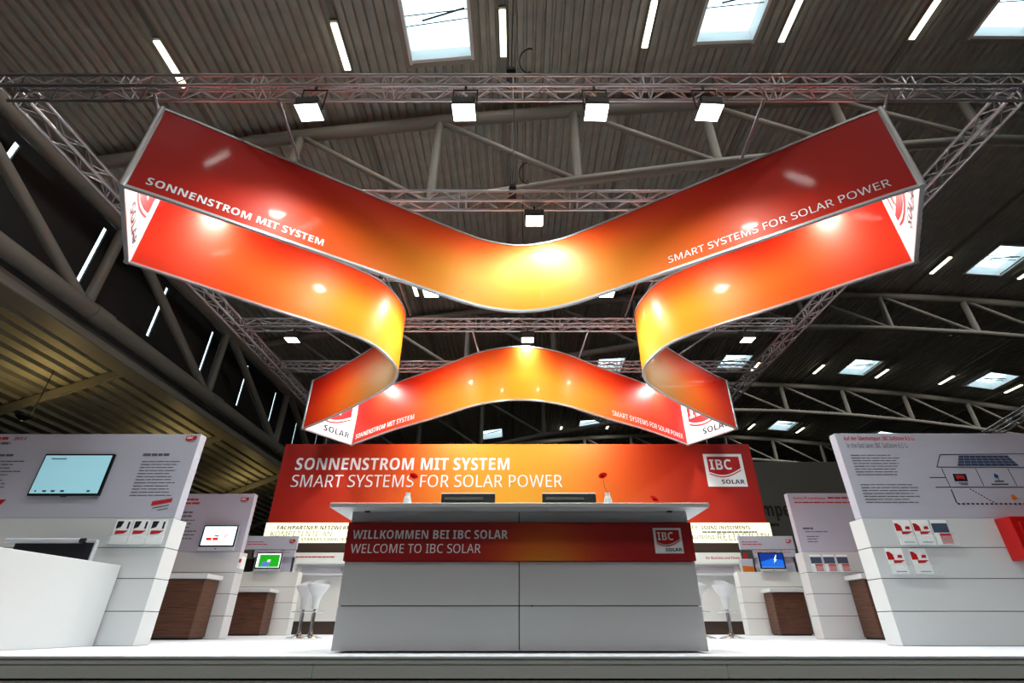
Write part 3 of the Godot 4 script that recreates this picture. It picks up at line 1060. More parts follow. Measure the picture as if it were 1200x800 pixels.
# ------------------------------------------------------------------ the welcome counter
func build_counter() -> void:
	var d := 5.0
	var t := thing("welcome_counter", "white welcome counter with a red lettered band, standing at the platform edge", "counter", P(0.02, 0, 5.4))
	var b: MB
	b = MB.new(); b.span(P(-1.57, 0.02, d + 0.02), P(1.60, 1.15, d + 0.55)); part("body", b, M.gap, t)
	for row in [[0.012, 0.348], [0.356, 0.712]]:
		for q in [[-1.59, 0.006], [0.014, 1.62]]:
			b = MB.new()
			b.span(P(q[0], row[0], d), P(q[1], row[1], d + 0.03), 0.003)
			part("front_panel", b, M.white, t)
	for s in [[-1.59, -1.565], [1.595, 1.62]]:
		for row in [[0.012, 0.348], [0.356, 0.712], [0.716, 1.15]]:
			b = MB.new(); b.span(P(s[0], row[0], d + 0.033), P(s[1], row[1], d + 0.56), 0.003); part("side_panel", b, M.white, t)
	b = MB.new(); b.span(P(-1.60, 0.716, d - 0.02), P(1.63, 1.05, d + 0.03), 0.002); part("sign_band", b, M.mark_red, t)
	b = MB.new(); b.quad(P(-1.60, 0.716, d - 0.0215), P(1.63, 0.716, d - 0.0215), P(1.63, 1.05, d - 0.0215), P(-1.60, 1.05, d - 0.0215), Vector3.BACK); part("printed_face", b, M.counter_print, t)
	for q in [[-1.585, 0.006], [0.014, 1.615]]:
		b = MB.new(); b.span(P(q[0], 1.054, d), P(q[1], 1.152, d + 0.03), 0.003); part("upper_panel", b, M.white, t)
	b = MB.new(); b.span(P(-1.745, 1.155, 4.8), P(1.775, 1.195, 5.85), 0.004); part("counter_top", b, M.white, t)
	for x in [-1.44, 1.45]:
		b = MB.new(); b.cbox(P(x, 1.149, 4.985), Vector3(0.05, 0.012, 0.03), 0.003); part("clip", b, M.black, t)
	b = MB.new(); b.cbox(P(0.125, 0.352, 4.999), Vector3(0.014, 0.014, 0.006), 0.002); part("cam_lock", b, M.black, t)
	sign_letters("lettering", "WILLKOMMEN BEI IBC SOLAR", true, M.sign_white, t, P(-1.545, 0.903, d - 0.024), 1.45, 0.079)
	sign_letters("lettering", "WELCOME TO IBC SOLAR", false, M.sign_white, t, P(-1.545, 0.782, d - 0.024), 1.2, 0.078)
	company_mark(t, P(1.265, 0.778, d - 0.022), Vector3.RIGHT, 0.262, 0.222, Vector3.BACK)
	# work desk behind the counter carrying two monitors
	var w := thing("work_desk", "low work desk hidden behind the welcome counter", "desk", P(0, 0, 6.1))
	b = MB.new(); b.span(P(-1.5, 0.72, 5.6), P(1.5, 0.75, 6.3), 0.004); part("desk_top", b, M.white, w)
	for x in [-1.45, 1.45]:
		b = MB.new(); b.span(P(x - 0.02, 0.0, 5.62), P(x + 0.02, 0.72, 6.28), 0.003); part("side_panel", b, M.white, w)
	for q in [[-0.575, "left"], [0.592, "right"]]:
		var m := thing("monitor", "black monitor seen from behind on the counter, %s of two" % q[1], "monitor", P(q[0], 0.75, 5.95), "monitors behind the counter")
		b = MB.new(); b.cbox(P(q[0], 1.34, 5.95), Vector3(0.62, 0.38, 0.04), 0.008); part("back_shell", b, M.black, m)
		b = MB.new(); b.cbox(P(q[0], 1.535, 5.955), Vector3(0.62, 0.012, 0.045), 0.003); part("bezel", b, M.silver, m)
		b = MB.new(); b.cbox(P(q[0] - 0.05, 1.475, 5.928), Vector3(0.44, 0.03, 0.01), 0.002); part("vent_grille", b, M.hall_dark, m)
		b = MB.new(); b.cbox(P(q[0], 0.97, 5.96), Vector3(0.07, 0.44, 0.035), 0.01); part("neck", b, M.black, m)
		b = MB.new(); b.cbox(P(q[0], 0.757, 5.96), Vector3(0.24, 0.014, 0.18), 0.004); part("foot", b, M.black, m)
	# three vases, each with one gerbera
	var prof := PackedVector2Array([Vector2(0, 0), Vector2(0.052, 0), Vector2(0.054, 0.012), Vector2(0.034, 0.115), Vector2(0.026, 0.135), Vector2(0.025, 0.168), Vector2(0.02, 0.168), Vector2(0.018, 0.13)])
	var spots := [[-1.105, 5.15, 0.168, 1.525, Vector2(0.035, 0), "left of the two monitors"], [0.90, 5.15, 0.168, 1.53, Vector2(-0.03, 0), "right of the two monitors"], [1.46, 5.6, 0.11, 1.395, Vector2(0.02, 0), "at the right end"]]
	for s in spots:
		var at := P(s[0], 1.195, s[1])
		var v := thing("flower_vase", "small white bottle vase on the counter, %s" % s[5], "vase", at, "vases on the counter")
		var pr := PackedVector2Array()
		for q in prof:
			pr.append(Vector2(q.x, q.y * s[2] / 0.168))
		b = MB.new(); b.lathe(at, pr, 20); part("glazed_body", b, M.white, v)
		var fl := thing("gerbera", "single red gerbera in the vase %s" % s[5], "flower", at, "gerberas on the counter")
		var head := P(s[0] + s[4].x, s[3], s[1])
		b = MB.new()
		b.pipe(PackedVector3Array([at + Vector3(0, 0.02, 0), at + Vector3(0.002, s[2], 0), at.lerp(head, 0.7) + Vector3(-0.004, 0, 0), head + Vector3(0, -0.012, 0)]), 0.0025, 6)
		part("stem", b, M.stem, fl)
		var tilt: Basis = (Basis(Vector3.FORWARD, 0.5 if s[4].x > 0 else -0.5) * Basis(Vector3.RIGHT, 0.8)).scaled(Vector3.ONE * 1.15)
		for k in 16:
			b = MB.new()
			b.xf = Transform3D(tilt * Basis(Vector3.UP, TAU * k / 16.0), head)
			b.tri(Vector3(0.006, 0, -0.006), Vector3(0.03, 0.012, -0.008), Vector3(0.006, 0, 0.006), Vector3.UP, Vector3.UP, Vector3.UP)
			b.tri(Vector3(0.03, 0.012, -0.008), Vector3(0.03, 0.012, 0.008), Vector3(0.006, 0, 0.006), Vector3.UP, Vector3.UP, Vector3.UP)
			b.tri(Vector3(0.03, 0.012, -0.008), Vector3(0.046, 0.008, 0), Vector3(0.03, 0.012, 0.008), Vector3.UP, Vector3.UP, Vector3.UP)
			part("petal", b, M.gerbera, fl)
		b = MB.new()
		b.xf = Transform3D(tilt, head)
		b.lathe(Vector3(0, -0.008, 0), PackedVector2Array([Vector2(0.003, -0.006), Vector2(0.014, 0.004), Vector2(0.017, 0.016), Vector2(0.010, 0.024), Vector2(0, 0.026)]), 12)
		part("heart", b, M.gerbera, fl)

# ------------------------------------------------------------------ display walls left and right
const MOD := 0.345
# low thick wall of stacked boards carrying a graphic panel
func display_wall(label: String, xa: float, xb: float, d: float, top: float, inner: float) -> Node3D:
	var t := thing("display_wall", label, "display wall", P((xa + xb) * 0.5, 0, d))
	var b: MB
	b = MB.new(); b.span(P(minf(xa, xb) + 0.012, 0.0, d + 0.012), P(maxf(xa, xb) - 0.012, 4.0 * MOD - 0.01, d + 0.268)); part("core", b, M.gap, t)
	for k in 4:
		b = MB.new()
		b.span(P(xa, k * MOD + 0.004, d), P(xb, (k + 1) * MOD - 0.004, d + 0.28), 0.003)
		part("base_board", b, M.white, t)
	b = MB.new()
	b.span(P(xa, 4.0 * MOD, d + 0.002), P(xb, top, d + inner), 0.004)
	part("graphic_panel", b, M.panel, t)
	return t

func brochure_rack(label: String, x0: float, y0: float, d: float, n: int, pitch: float) -> void:
	var r := thing("brochure_rack", label, "brochure rack", P(x0 + n * pitch * 0.5, y0, d), "clear brochure racks")
	var b := MB.new()
	b.span(P(x0 - 0.01, y0 - 0.012, d - 0.05), P(x0 + n * pitch + 0.01, y0 - 0.006, d)); part("tray", b, M.acrylic, r)
	b = MB.new(); b.span(P(x0 - 0.01, y0 - 0.006, d - 0.052), P(x0 + n * pitch + 0.01, y0 + 0.10, d - 0.048)); part("front_lip", b, M.acrylic, r)

func brochure(label: String, x: float, y: float, d: float, style: int, group: String) -> void:
	var t := thing("brochure", label, "brochure", P(x, y, d), group)
	var b := MB.new(); b.span(P(x, y, d - 0.012), P(x + 0.205, y + 0.29, d - 0.004), 0.001); part("cover", b, M.sign_white, t)
	var z := -(d - 0.0135)
	if style == 0:
		b = MB.new(); b.poly(PackedVector2Array([Vector2(x + 0.02, y + 0.18), Vector2(x + 0.08, y + 0.20), Vector2(x + 0.10, y + 0.27), Vector2(x + 0.02, y + 0.27)]), z); part("dark_picture", b, M.navy, t)
		b = MB.new(); b.poly(PackedVector2Array([Vector2(x + 0.155, y + 0.18), Vector2(x + 0.18, y + 0.18), Vector2(x + 0.18, y + 0.265), Vector2(x + 0.155, y + 0.265)]), z); part("dark_picture", b, M.navy, t)
		b = MB.new(); b.poly(PackedVector2Array([Vector2(x + 0.03, y + 0.115), Vector2(x + 0.14, y + 0.125), Vector2(x + 0.19, y + 0.16), Vector2(x + 0.03, y + 0.16)]), z); part("red_swoosh", b, M.text_red, t)
	elif style == 1:
		b = MB.new(); b.poly(PackedVector2Array([Vector2(x + 0.0, y + 0.16), Vector2(x + 0.08, y + 0.16), Vector2(x + 0.075, y + 0.22), Vector2(x + 0.04, y + 0.25), Vector2(x + 0.0, y + 0.25)]), z); part("red_picture", b, M.mark_red, t)
		b = MB.new(); b.poly(PackedVector2Array([Vector2(x + 0.12, y + 0.18), Vector2(x + 0.18, y + 0.18), Vector2(x + 0.18, y + 0.215), Vector2(x + 0.13, y + 0.215)]), z); part("red_mark", b, M.mark_red, t)
		b = MB.new(); b.poly(PackedVector2Array([Vector2(x + 0.06, y + 0.12), Vector2(x + 0.14, y + 0.125), Vector2(x + 0.2, y + 0.155), Vector2(x + 0.06, y + 0.155)]), z); part("red_swoosh", b, M.text_red, t)
		b = MB.new(); b.stroke(Vector2(x + 0.05, y + 0.03), Vector2(x + 0.18, y + 0.03), 0.01, z); part("small_print", b, M.text_grey, t)
	else:
		b = MB.new(); b.poly(PackedVector2Array([Vector2(x, y + 0.14), Vector2(x + 0.2, y + 0.14), Vector2(x + 0.2, y + 0.25), Vector2(x, y + 0.25)]), z); part("photo", b, mat(Color(0.25, 0.3, 0.38), 0.5), t)
		b = MB.new(); b.poly(PackedVector2Array([Vector2(x + 0.06, y + 0.01), Vector2(x + 0.2, y + 0.01), Vector2(x + 0.2, y + 0.13), Vector2(x + 0.06, y + 0.13)]), z); part("red_block", b, M.text_red, t)

func desktop_computer(label: String, x: float, y: float, d: float, screen: int, mount := 0.084) -> void:
	var t := thing("desktop_computer", label, "computer", P(x, y, d), "silver all-in-one computers")
	var b := MB.new(); b.cbox(P(x, y + 0.235, d), Vector3(0.65, 0.44, 0.03), 0.006); part("shell", b, M.silver, t)
	b = MB.new(); b.cbox(P(x, y + 0.265, d - 0.013), Vector3(0.645, 0.375, 0.012), 0.003); part("bezel", b, M.screen_black, t)
	var z := -(d - 0.0205)
	b = MB.new(); b.quad(Vector3(x - 0.295, y + 0.105, z), Vector3(x + 0.295, y + 0.105, z), Vector3(x + 0.295, y + 0.43, z), Vector3(x - 0.295, y + 0.43, z), Vector3.BACK)
	var sc := part("screen", b, glow([Color(0.90, 0.98, 0.98), Color(0.93, 0.95, 0.93), Color(0.03, 0.17, 0.50)][screen], [0.85, 0.8, 0.8][screen]), t)
	z += 0.001
	if screen == 0:
		for q in [[-0.22, 0.21, 0.1], [-0.1, 0.21, 0.1]]:
			b = MB.new(); b.poly(PackedVector2Array([Vector2(x + q[0], y + 0.19), Vector2(x + q[0] + q[2], y + 0.19), Vector2(x + q[0] + q[2], y + 0.235), Vector2(x + q[0], y + 0.235)]), z); part("screen_icon", b, M.red_glow, sc)
		b = MB.new(); b.poly(PackedVector2Array([Vector2(x - 0.08, y + 0.255), Vector2(x, y + 0.255), Vector2(x, y + 0.275), Vector2(x - 0.08, y + 0.275)]), z); part("screen_icon", b, M.text_grey, sc)
		b = MB.new()
		for k in 16:
			b.stroke(Vector2(x + 0.13 + 0.025 * cos(TAU * k / 16.0), y + 0.265 + 0.025 * sin(TAU * k / 16.0)), Vector2(x + 0.13 + 0.025 * cos(TAU * (k + 1) / 16.0), y + 0.265 + 0.025 * sin(TAU * (k + 1) / 16.0)), 0.012, z)
		part("screen_icon", b, M.red_glow, sc)
		b = MB.new(); b.stroke(Vector2(x - 0.27, y + 0.40), Vector2(x - 0.02, y + 0.40), 0.006, z); b.stroke(Vector2(x - 0.15, y + 0.13), Vector2(x - 0.10, y + 0.13), 0.008, z); part("screen_text", b, M.text_grey, sc)
	elif screen == 1:
		b = MB.new(); b.poly(PackedVector2Array([Vector2(x - 0.23, y + 0.12), Vector2(x + 0.27, y + 0.12), Vector2(x + 0.27, y + 0.40), Vector2(x - 0.23, y + 0.40)]), z); part("screen_picture", b, glow(Color(0.10, 0.62, 0.10), 0.7), sc)
		b = MB.new(); b.poly(PackedVector2Array([Vector2(x - 0.16, y + 0.125), Vector2(x + 0.02, y + 0.125), Vector2(x + 0.07, y + 0.22), Vector2(x + 0.02, y + 0.27), Vector2(x - 0.04, y + 0.24), Vector2(x - 0.12, y + 0.25), Vector2(x - 0.17, y + 0.2)]), z + 0.001); part("screen_picture", b, glow(Color(0.32, 0.50, 0.72), 0.6), sc)
		b = MB.new(); b.poly(PackedVector2Array([Vector2(x - 0.03, y + 0.23), Vector2(x + 0.05, y + 0.23), Vector2(x + 0.06, y + 0.29), Vector2(x - 0.02, y + 0.29)]), z + 0.002); part("screen_picture", b, glow(Color(0.9, 0.9, 0.9), 0.6), sc)
	else:
		b = MB.new(); b.poly(PackedVector2Array([Vector2(x - 0.28, y + 0.12), Vector2(x + 0.28, y + 0.12), Vector2(x + 0.28, y + 0.28), Vector2(x, y + 0.31), Vector2(x - 0.28, y + 0.24)]), z); part("screen_picture", b, glow(Color(0.10, 0.38, 0.80), 0.7), sc)
		b = MB.new(); b.poly(PackedVector2Array([Vector2(x + 0.03, y + 0.2), Vector2(x + 0.07, y + 0.27), Vector2(x + 0.045, y + 0.28), Vector2(x + 0.12, y + 0.40), Vector2(x + 0.14, y + 0.39), Vector2(x + 0.10, y + 0.30), Vector2(x + 0.13, y + 0.29)]), z + 0.001); part("screen_picture", b, glow(Color(0.9, 0.95, 1.0), 0.8), sc)
		b = MB.new(); b.stroke(Vector2(x - 0.28, y + 0.112), Vector2(x + 0.28, y + 0.112), 0.012, z + 0.001); part("screen_text", b, glow(Color(0.5, 0.65, 0.8), 0.6), sc)
	b = MB.new(); b.tube(P(x, y + 0.045, d - 0.013), P(x, y + 0.045, d - 0.018), 0.011, 12); part("chin_mark", b, M.screen_black, t)
	b = MB.new(); b.cbox(P(x, y + 0.26, d + 0.0155 + mount * 0.5), Vector3(0.16, 0.12, mount), 0.004); part("wall_mount", b, M.silver, t)

func wood_cabinet(label: String, xa: float, xb: float, d: float, depth: float) -> void:
	var t := thing("walnut_cabinet", label, "cabinet", P((xa + xb) * 0.5, 0, d), "walnut cabinets with white tops")
	var b := MB.new(); b.span(P(xa, 0.03, d + 0.02), P(xb, 0.89, d + depth), 0.004); part("carcass", b, M.wood, t)
	var rows := 2
	for k in rows:
		b = MB.new(); b.span(P(xa + 0.003, 0.035 + 0.43 * k, d), P(xb - 0.003, 0.46 + 0.425 * k, d + 0.018), 0.003); part("front_board", b, M.wood, t)
	b = MB.new(); b.span(P(xa + 0.03, 0.0, d + 0.04), P(xb - 0.03, 0.03, d + depth)); part("plinth", b, M.black, t)
	b = MB.new(); b.span(P(xa - 0.06, 0.895, d - 0.06), P(xb + 0.06, 0.97, d + depth), 0.006); part("white_top", b, M.white, t)

func build_walls() -> void:
	var b: MB
	M.red_glow = glow(Color(0.85, 0.10, 0.12), 0.6)
	M.screen_blue = glow(Color(0.55, 0.74, 0.79), 0.6)
	# ---- left front wall
	var d := 6.6
	var t := display_wall("large white display wall with a screen, at the left edge of the stand", -7.5, -4.33, d, 2.48, 0.14)
	var z := -(d - 0.001)
	sign_letters("lettering", "2013", true, M.text_red, t, Vector3(-6.86, 2.395, z), 0.17, 0.045)
	small_print(t, -7.3, -6.9, 2.44, 0.07, 1, z, M.text_red, 61, 0.04)
	small_print(t, -7.3, -6.73, 2.365, 0.07, 1, z, M.text_grey, 62, 0.03)
	small_print(t, -7.3, -6.64, 2.20, 0.07, 1, z, M.text_grey, 63, 0.03)
	small_print(t, -7.3, -6.55, 2.11, 0.045, 5, z, M.text_grey, 64, 0.012)
	small_print(t, -7.3, -6.62, 1.86, 0.045, 5, z, M.text_grey, 65, 0.012)
	b = MB.new(); b.poly(PackedVector2Array([Vector2(-6.9, 1.54), Vector2(-6.6, 1.54), Vector2(-6.56, 1.61), Vector2(-6.9, 1.6)]), z); part("red_badge", b, M.mark_red, t)
	small_print(t, -5.02, -4.62, 2.21, 0.06, 1, z, M.text_grey, 66, 0.034)
	small_print(t, -5.0, -4.46, 2.105, 0.040, 12, z, M.text_grey, 67, 0.009, true)
	b = MB.new(); b.poly(PackedVector2Array([Vector2(-4.68, 1.53), Vector2(-4.43, 1.575), Vector2(-4.43, 1.625), Vector2(-4.68, 1.585)]), z); part("red_badge", b, M.text_red, t)
	b = MB.new(); b.stroke(Vector2(-4.65, 1.50), Vector2(-4.45, 1.54), 0.012, z); b.stroke(Vector2(-4.58, 1.475), Vector2(-4.45, 1.50), 0.01, z); part("small_print", b, M.text_grey, t)
	small_mark(t, Vector3(-4.52, 2.37, z), 0.145, 0.085)
	var s := thing("wall_screen", "large flat screen showing pale blue, on the left display wall", "screen", P(-5.83, 1.66, d))
	b = MB.new(); b.cbox(P(-5.83, 1.92, d - 0.02), Vector3(0.92, 0.545, 0.04), 0.005); part("bezel", b, M.screen_black, s)
	z = -(d - 0.0415)
	b = MB.new(); b.quad(Vector3(-6.27, 1.675, z), Vector3(-5.39, 1.675, z), Vector3(-5.39, 2.17, z), Vector3(-6.27, 2.17, z), Vector3.BACK)
	var sc := part("screen", b, M.screen_blue, s, "pale blue lit picture")
	for q in [[-6.21, 0.02], [-6.11, 0.05], [-6.0, 0.05], [-5.88, 0.05], [-5.54, 0.04]]:
		b = MB.new(); b.stroke(Vector2(q[0], 1.705), Vector2(q[0] + q[1], 1.705), 0.022, z + 0.001); part("screen_icon", b, M.navy, sc)
	b = MB.new(); b.stroke(Vector2(-6.18, 2.125), Vector2(-5.98, 2.125), 0.014, z + 0.001); part("screen_text", b, M.text_grey, sc)
	b = MB.new(); b.cbox(P(-5.83, 1.645, d - 0.02), Vector3(0.06, 0.02, 0.03), 0.004); part("status_light", b, M.black, s)
	brochure_rack("clear rack with three brochures on the left display wall", -5.03, 1.07, d, 3, 0.22)
	for k in 3:
		brochure("white brochure with dark picture and red swoosh, %s in the left rack" % ["left", "middle", "right"][k], -5.03 + 0.22 * k, 1.07, d, 0, "brochures in the left rack")
	# low white block in front of it, with a silver-topped terminal
	t = thing("low_block", "plain low white block running from the platform edge to the left display wall", "block", P(-6.1, 0, 5.6))
	b = MB.new(); b.span(P(-7.5, 0.0, 4.62), P(-4.76, 0.83, 6.57), 0.006); part("cladding", b, M.white, t)
	t = thing("info_terminal", "dark glass terminal with a silver top bar on the low white block", "terminal", P(-5.45, 0.83, 6.25))
	b = MB.new(); b.span(P(-5.85, 0.84, 6.24), P(-4.90, 1.045, 6.27), 0.004); part("glass_panel", b, M.dark_glass, t)
	b = MB.new(); b.tube(P(-5.95, 1.06, 6.22), P(-5.08, 1.06, 6.22), 0.028, 12); part("top_bar", b, M.silver, t)
	b = MB.new(); b.tube(P(-5.08, 1.06, 6.22), P(-5.03, 1.06, 6.22), 0.03, 12); part("end_cap", b, M.black, t)
	b = MB.new(); b.cbox(P(-4.95, 1.055, 6.23), Vector3(0.12, 0.03, 0.05), 0.005); part("bracket", b, M.silver, t)
	b = MB.new(); b.cbox(P(-4.91, 0.94, 6.25), Vector3(0.02, 0.22, 0.05), 0.004); part("upright", b, M.silver, t)
	b = MB.new(); b.cbox(P(-5.4, 0.837, 6.25), Vector3(0.95, 0.012, 0.16), 0.003); part("foot", b, M.black, t)
	# ---- right front wall
	t = display_wall("large white display wall with a house diagram, at the right edge of the stand", 4.33, 7.5, d, 2.49, 0.14)
	z = -(d - 0.001)
	sign_letters("lettering", "Auf der Überholspur: IBC SolStore 6.5 Li", true, M.text_red, t, Vector3(4.43, 2.375, z), 0.96, 0.088)
	sign_letters("lettering", "In the fast lane: IBC SolStore 6.5 Li", false, M.text_grey, t, Vector3(4.44, 2.285, z), 0.82, 0.072)
	small_print(t, 4.45, 5.15, 2.19, 0.037, 8, z, M.text_grey, 71, 0.009, true)
	small_print(t, 4.45, 5.2, 1.80, 0.037, 7, z, M.text_grey, 72, 0.009, true)
	house_diagram(t, z)
	brochure_rack("clear rack with three brochures, upper one on the right display wall", 4.70, 1.065, d, 3, 0.23)
	for k in 3:
		brochure("brochure in the upper right rack, %s" % ["left, white with red corner", "middle, white with red corner", "right, with a dark photo and a red block"][k], 4.70 + 0.23 * k, 1.065, d, 1 if k < 2 else 2, "brochures in the upper right rack")
	brochure_rack("clear rack with two brochures, lower one on the right display wall", 4.46, 0.735, d, 2, 0.29)
	for k in 2:
		brochure("white brochure with red corner in the lower right rack, %s" % ["left", "right"][k], 4.48 + 0.29 * k, 0.735, d, 1, "brochures in the lower right rack")
	t = thing("storage_unit", "red battery storage box mounted at the right picture edge", "box", P(6.35, 0.88, 6.4))
	b = MB.new(); b.span(P(5.98, 0.88, 6.38), P(6.75, 1.365, 6.6), 0.008); part("housing", b, M.red, t)
	b = MB.new(); b.span(P(6.06, 0.95, 6.365), P(6.68, 1.30, 6.38), 0.006); part("door", b, M.red, t)
	t = thing("wall_bracket", "small white bracket below the red storage box", "bracket", P(6.35, 0.7, 6.4))
	b = MB.new(); b.span(P(6.15, 0.74, 6.4), P(6.65, 0.87, 6.6), 0.006); part("plate", b, M.white, t)
	# ---- second pair
	d = 9.9
	t = display_wall("white display wall with computer and company mark, second on the left", -7.5, -5.08, d, 2.42, 0.13)
	z = -(d - 0.001)
	small_print(t, -6.9, -5.98, 2.33, 0.07, 2, z, M.text_red, 81, 0.035)
	small_print(t, -6.9, -5.98, 2.09, 0.07, 2, z, M.text_grey, 82, 0.03)
	small_print(t, -6.9, -5.93, 1.94, 0.065, 6, z, M.text_grey, 83, 0.018)
	small_mark(t, Vector3(-5.33, 2.25, z), 0.155, 0.1)
	desktop_computer("silver desktop computer showing a white page, on the second left wall", -5.49, 1.37, d - 0.10, 0)
	wood_cabinet("walnut cabinet with white top below the white-page computer", -6.25, -5.31, 9.4, 0.47)
	t = display_wall("plain white display wall with red heading, second on the right", 5.2, 7.5, d, 2.43, 0.13)
	sign_letters("lettering", "Perfect PV installations", true, M.text_red, t, Vector3(5.3, 2.31, z), 0.62, 0.055)
	small_print(t, 5.96, 7.2, 2.36, 0.06, 1, z, M.text_red, 84, 0.035)
	small_print(t, 5.3, 7.2, 2.27, 0.06, 1, z, M.text_red, 85, 0.025)
	small_print(t, 5.33, 5.56, 1.80, 0.05, 1, z, M.text_grey, 86, 0.03)
	small_print(t, 5.36, 5.85, 1.735, 0.05, 1, z, M.text_grey, 87, 0.015)
	small_print(t, 5.36, 5.6, 1.65, 0.045, 3, z, M.text_grey, 88, 0.014)
	brochure_rack("clear rack with three brochures on the second right wall", 5.30, 1.04, d, 3, 0.24)
	for k in 3:
		brochure("brochure with dark photo over red block on the second right wall, %s of three" % ["left", "middle", "right"][k], 5.31 + 0.24 * k, 1.04, d, 2, "brochures on the second right wall")
	wood_cabinet("walnut cabinet half hidden behind the right front display wall", 5.87, 6.8, 9.4, 0.47)
	# brochures on the end of the second left wall
	t = thing("leaflet", "red and white leaflet sticking out at the end of the second left wall", "leaflet", P(-5.02, 1.05, 10.0))
	b = MB.new(); b.span(P(-5.078, 1.10, 9.92), P(-5.03, 1.3, 10.08), 0.003); part("sheet", b, M.sign_white, t)
	b = MB.new(); b.span(P(-5.076, 1.2, 9.917), P(-5.035, 1.26, 9.921), 0.0); part("red_block", b, M.mark_red, t)
	# ---- third pair
	d = 13.8
	for sgn in [-1.0, 1.0]:
		var side := "left" if sgn < 0 else "right"
		t = thing("display_island", "far %s display island with a header board on a low white wall" % side, "display wall", P(6.3 * sgn, 0, d))
		var xi: float = 5.5 * sgn
		var xo: float = 7.1 * sgn
		b = MB.new(); b.span(P(minf(xi, xo) + 0.01, 0.0, d + 0.012), P(maxf(xi, xo) - 0.01, 1.36, d + 0.27)); part("core", b, M.gap, t)
		for k in 4:
			b = MB.new(); b.span(P(xi, k * MOD + 0.004, d), P(xo, (k + 1) * MOD - 0.004, d + 0.28), 0.003); part("base_board", b, M.matt_white, t)
		var xa: float = -7.02 if sgn < 0 else 5.70
		var xb: float = -5.68 if sgn < 0 else 7.10
		b = MB.new(); b.span(P(xa, 1.90, d), P(xb, 2.22, d + 0.08), 0.004); part("header_board", b, M.panel, t)
		z = -(d - 0.001)
		small_print(t, xa + 0.06, xa + 0.62, 2.09, 0.06, 2, z, M.text_red, 90, 0.02)
		small_mark(t, Vector3(xb - 0.2, 2.03, z), 0.14, 0.11)
		for k in 3:
			var cx0: float = xb - 1.10 + 0.37 * k
			b = MB.new(); b.span(P(cx0, 1.72, d + 0.01), P(cx0 + 0.35, 1.885, d + 0.07), 0.003); part("header_tile", b, M.panel, t)
			small_print(t, cx0 + 0.04, cx0 + 0.26, 1.84, 0.05, 1, -(d + 0.009), M.text_red, 91 + k, 0.015)
		b = MB.new(); b.span(P(xa, 1.68, d + 0.01), P(xa + 0.29, 1.885, d + 0.07), 0.003); part("photo_tile", b, M.hall_dark, t)
		b = MB.new(); b.poly(PackedVector2Array([Vector2(xa + 0.02, 1.69), Vector2(xa + 0.13, 1.69), Vector2(xa + 0.15, 1.80), Vector2(xa + 0.04, 1.82)]), -(d + 0.008)); part("red_picture", b, M.mark_red, t)
		for x in [xa + 0.3, xb - 0.05]:
			b = MB.new(); b.span(P(x - 0.02, 1.38, d + 0.08), P(x + 0.02, 2.0, d + 0.08), 0.003); part("upright", b, M.silver, t)
		b = MB.new(); b.span(P(xa + 0.30, 1.38, d + 0.085), P(xb, 1.75, d + 0.10), 0.002); part("back_panel", b, M.panel, t)
	desktop_computer("silver desktop computer showing a green picture, on the far left island", -6.27, 1.36, d - 0.09, 1, 0.158)
	desktop_computer("silver desktop computer showing a blue picture, on the far right island", 6.38, 1.36, d - 0.09, 2, 0.158)
	wood_cabinet("walnut cabinet with white top below the green-screen computer", -6.74, -5.93, 13.3, 0.47)
	wood_cabinet("walnut cabinet with white top below the blue-screen computer", 6.02, 6.78, 13.3, 0.47)

func small_mark(t: Node3D, o: Vector3, w: float, h: float) -> void:
	var b := MB.new()
	b.poly(PackedVector2Array([Vector2(o.x, o.y + h * 0.25), Vector2(o.x + w * 0.5, o.y + h * 0.2), Vector2(o.x + w, o.y + h * 0.4), Vector2(o.x + w, o.y + h), Vector2(o.x, o.y + h)]), o.z)
	part("red_field", b, M.mark_red, t)
	sign_letters("lettering", "IBC", true, M.sign_white, t, o + Vector3(w * 0.1, h * 0.5, 0.001), w * 0.6, h * 0.36)
	sign_letters("lettering", "SOLAR", true, M.navy, t, o + Vector3(w * 0.2, 0, 0.001), w * 0.7, h * 0.14)

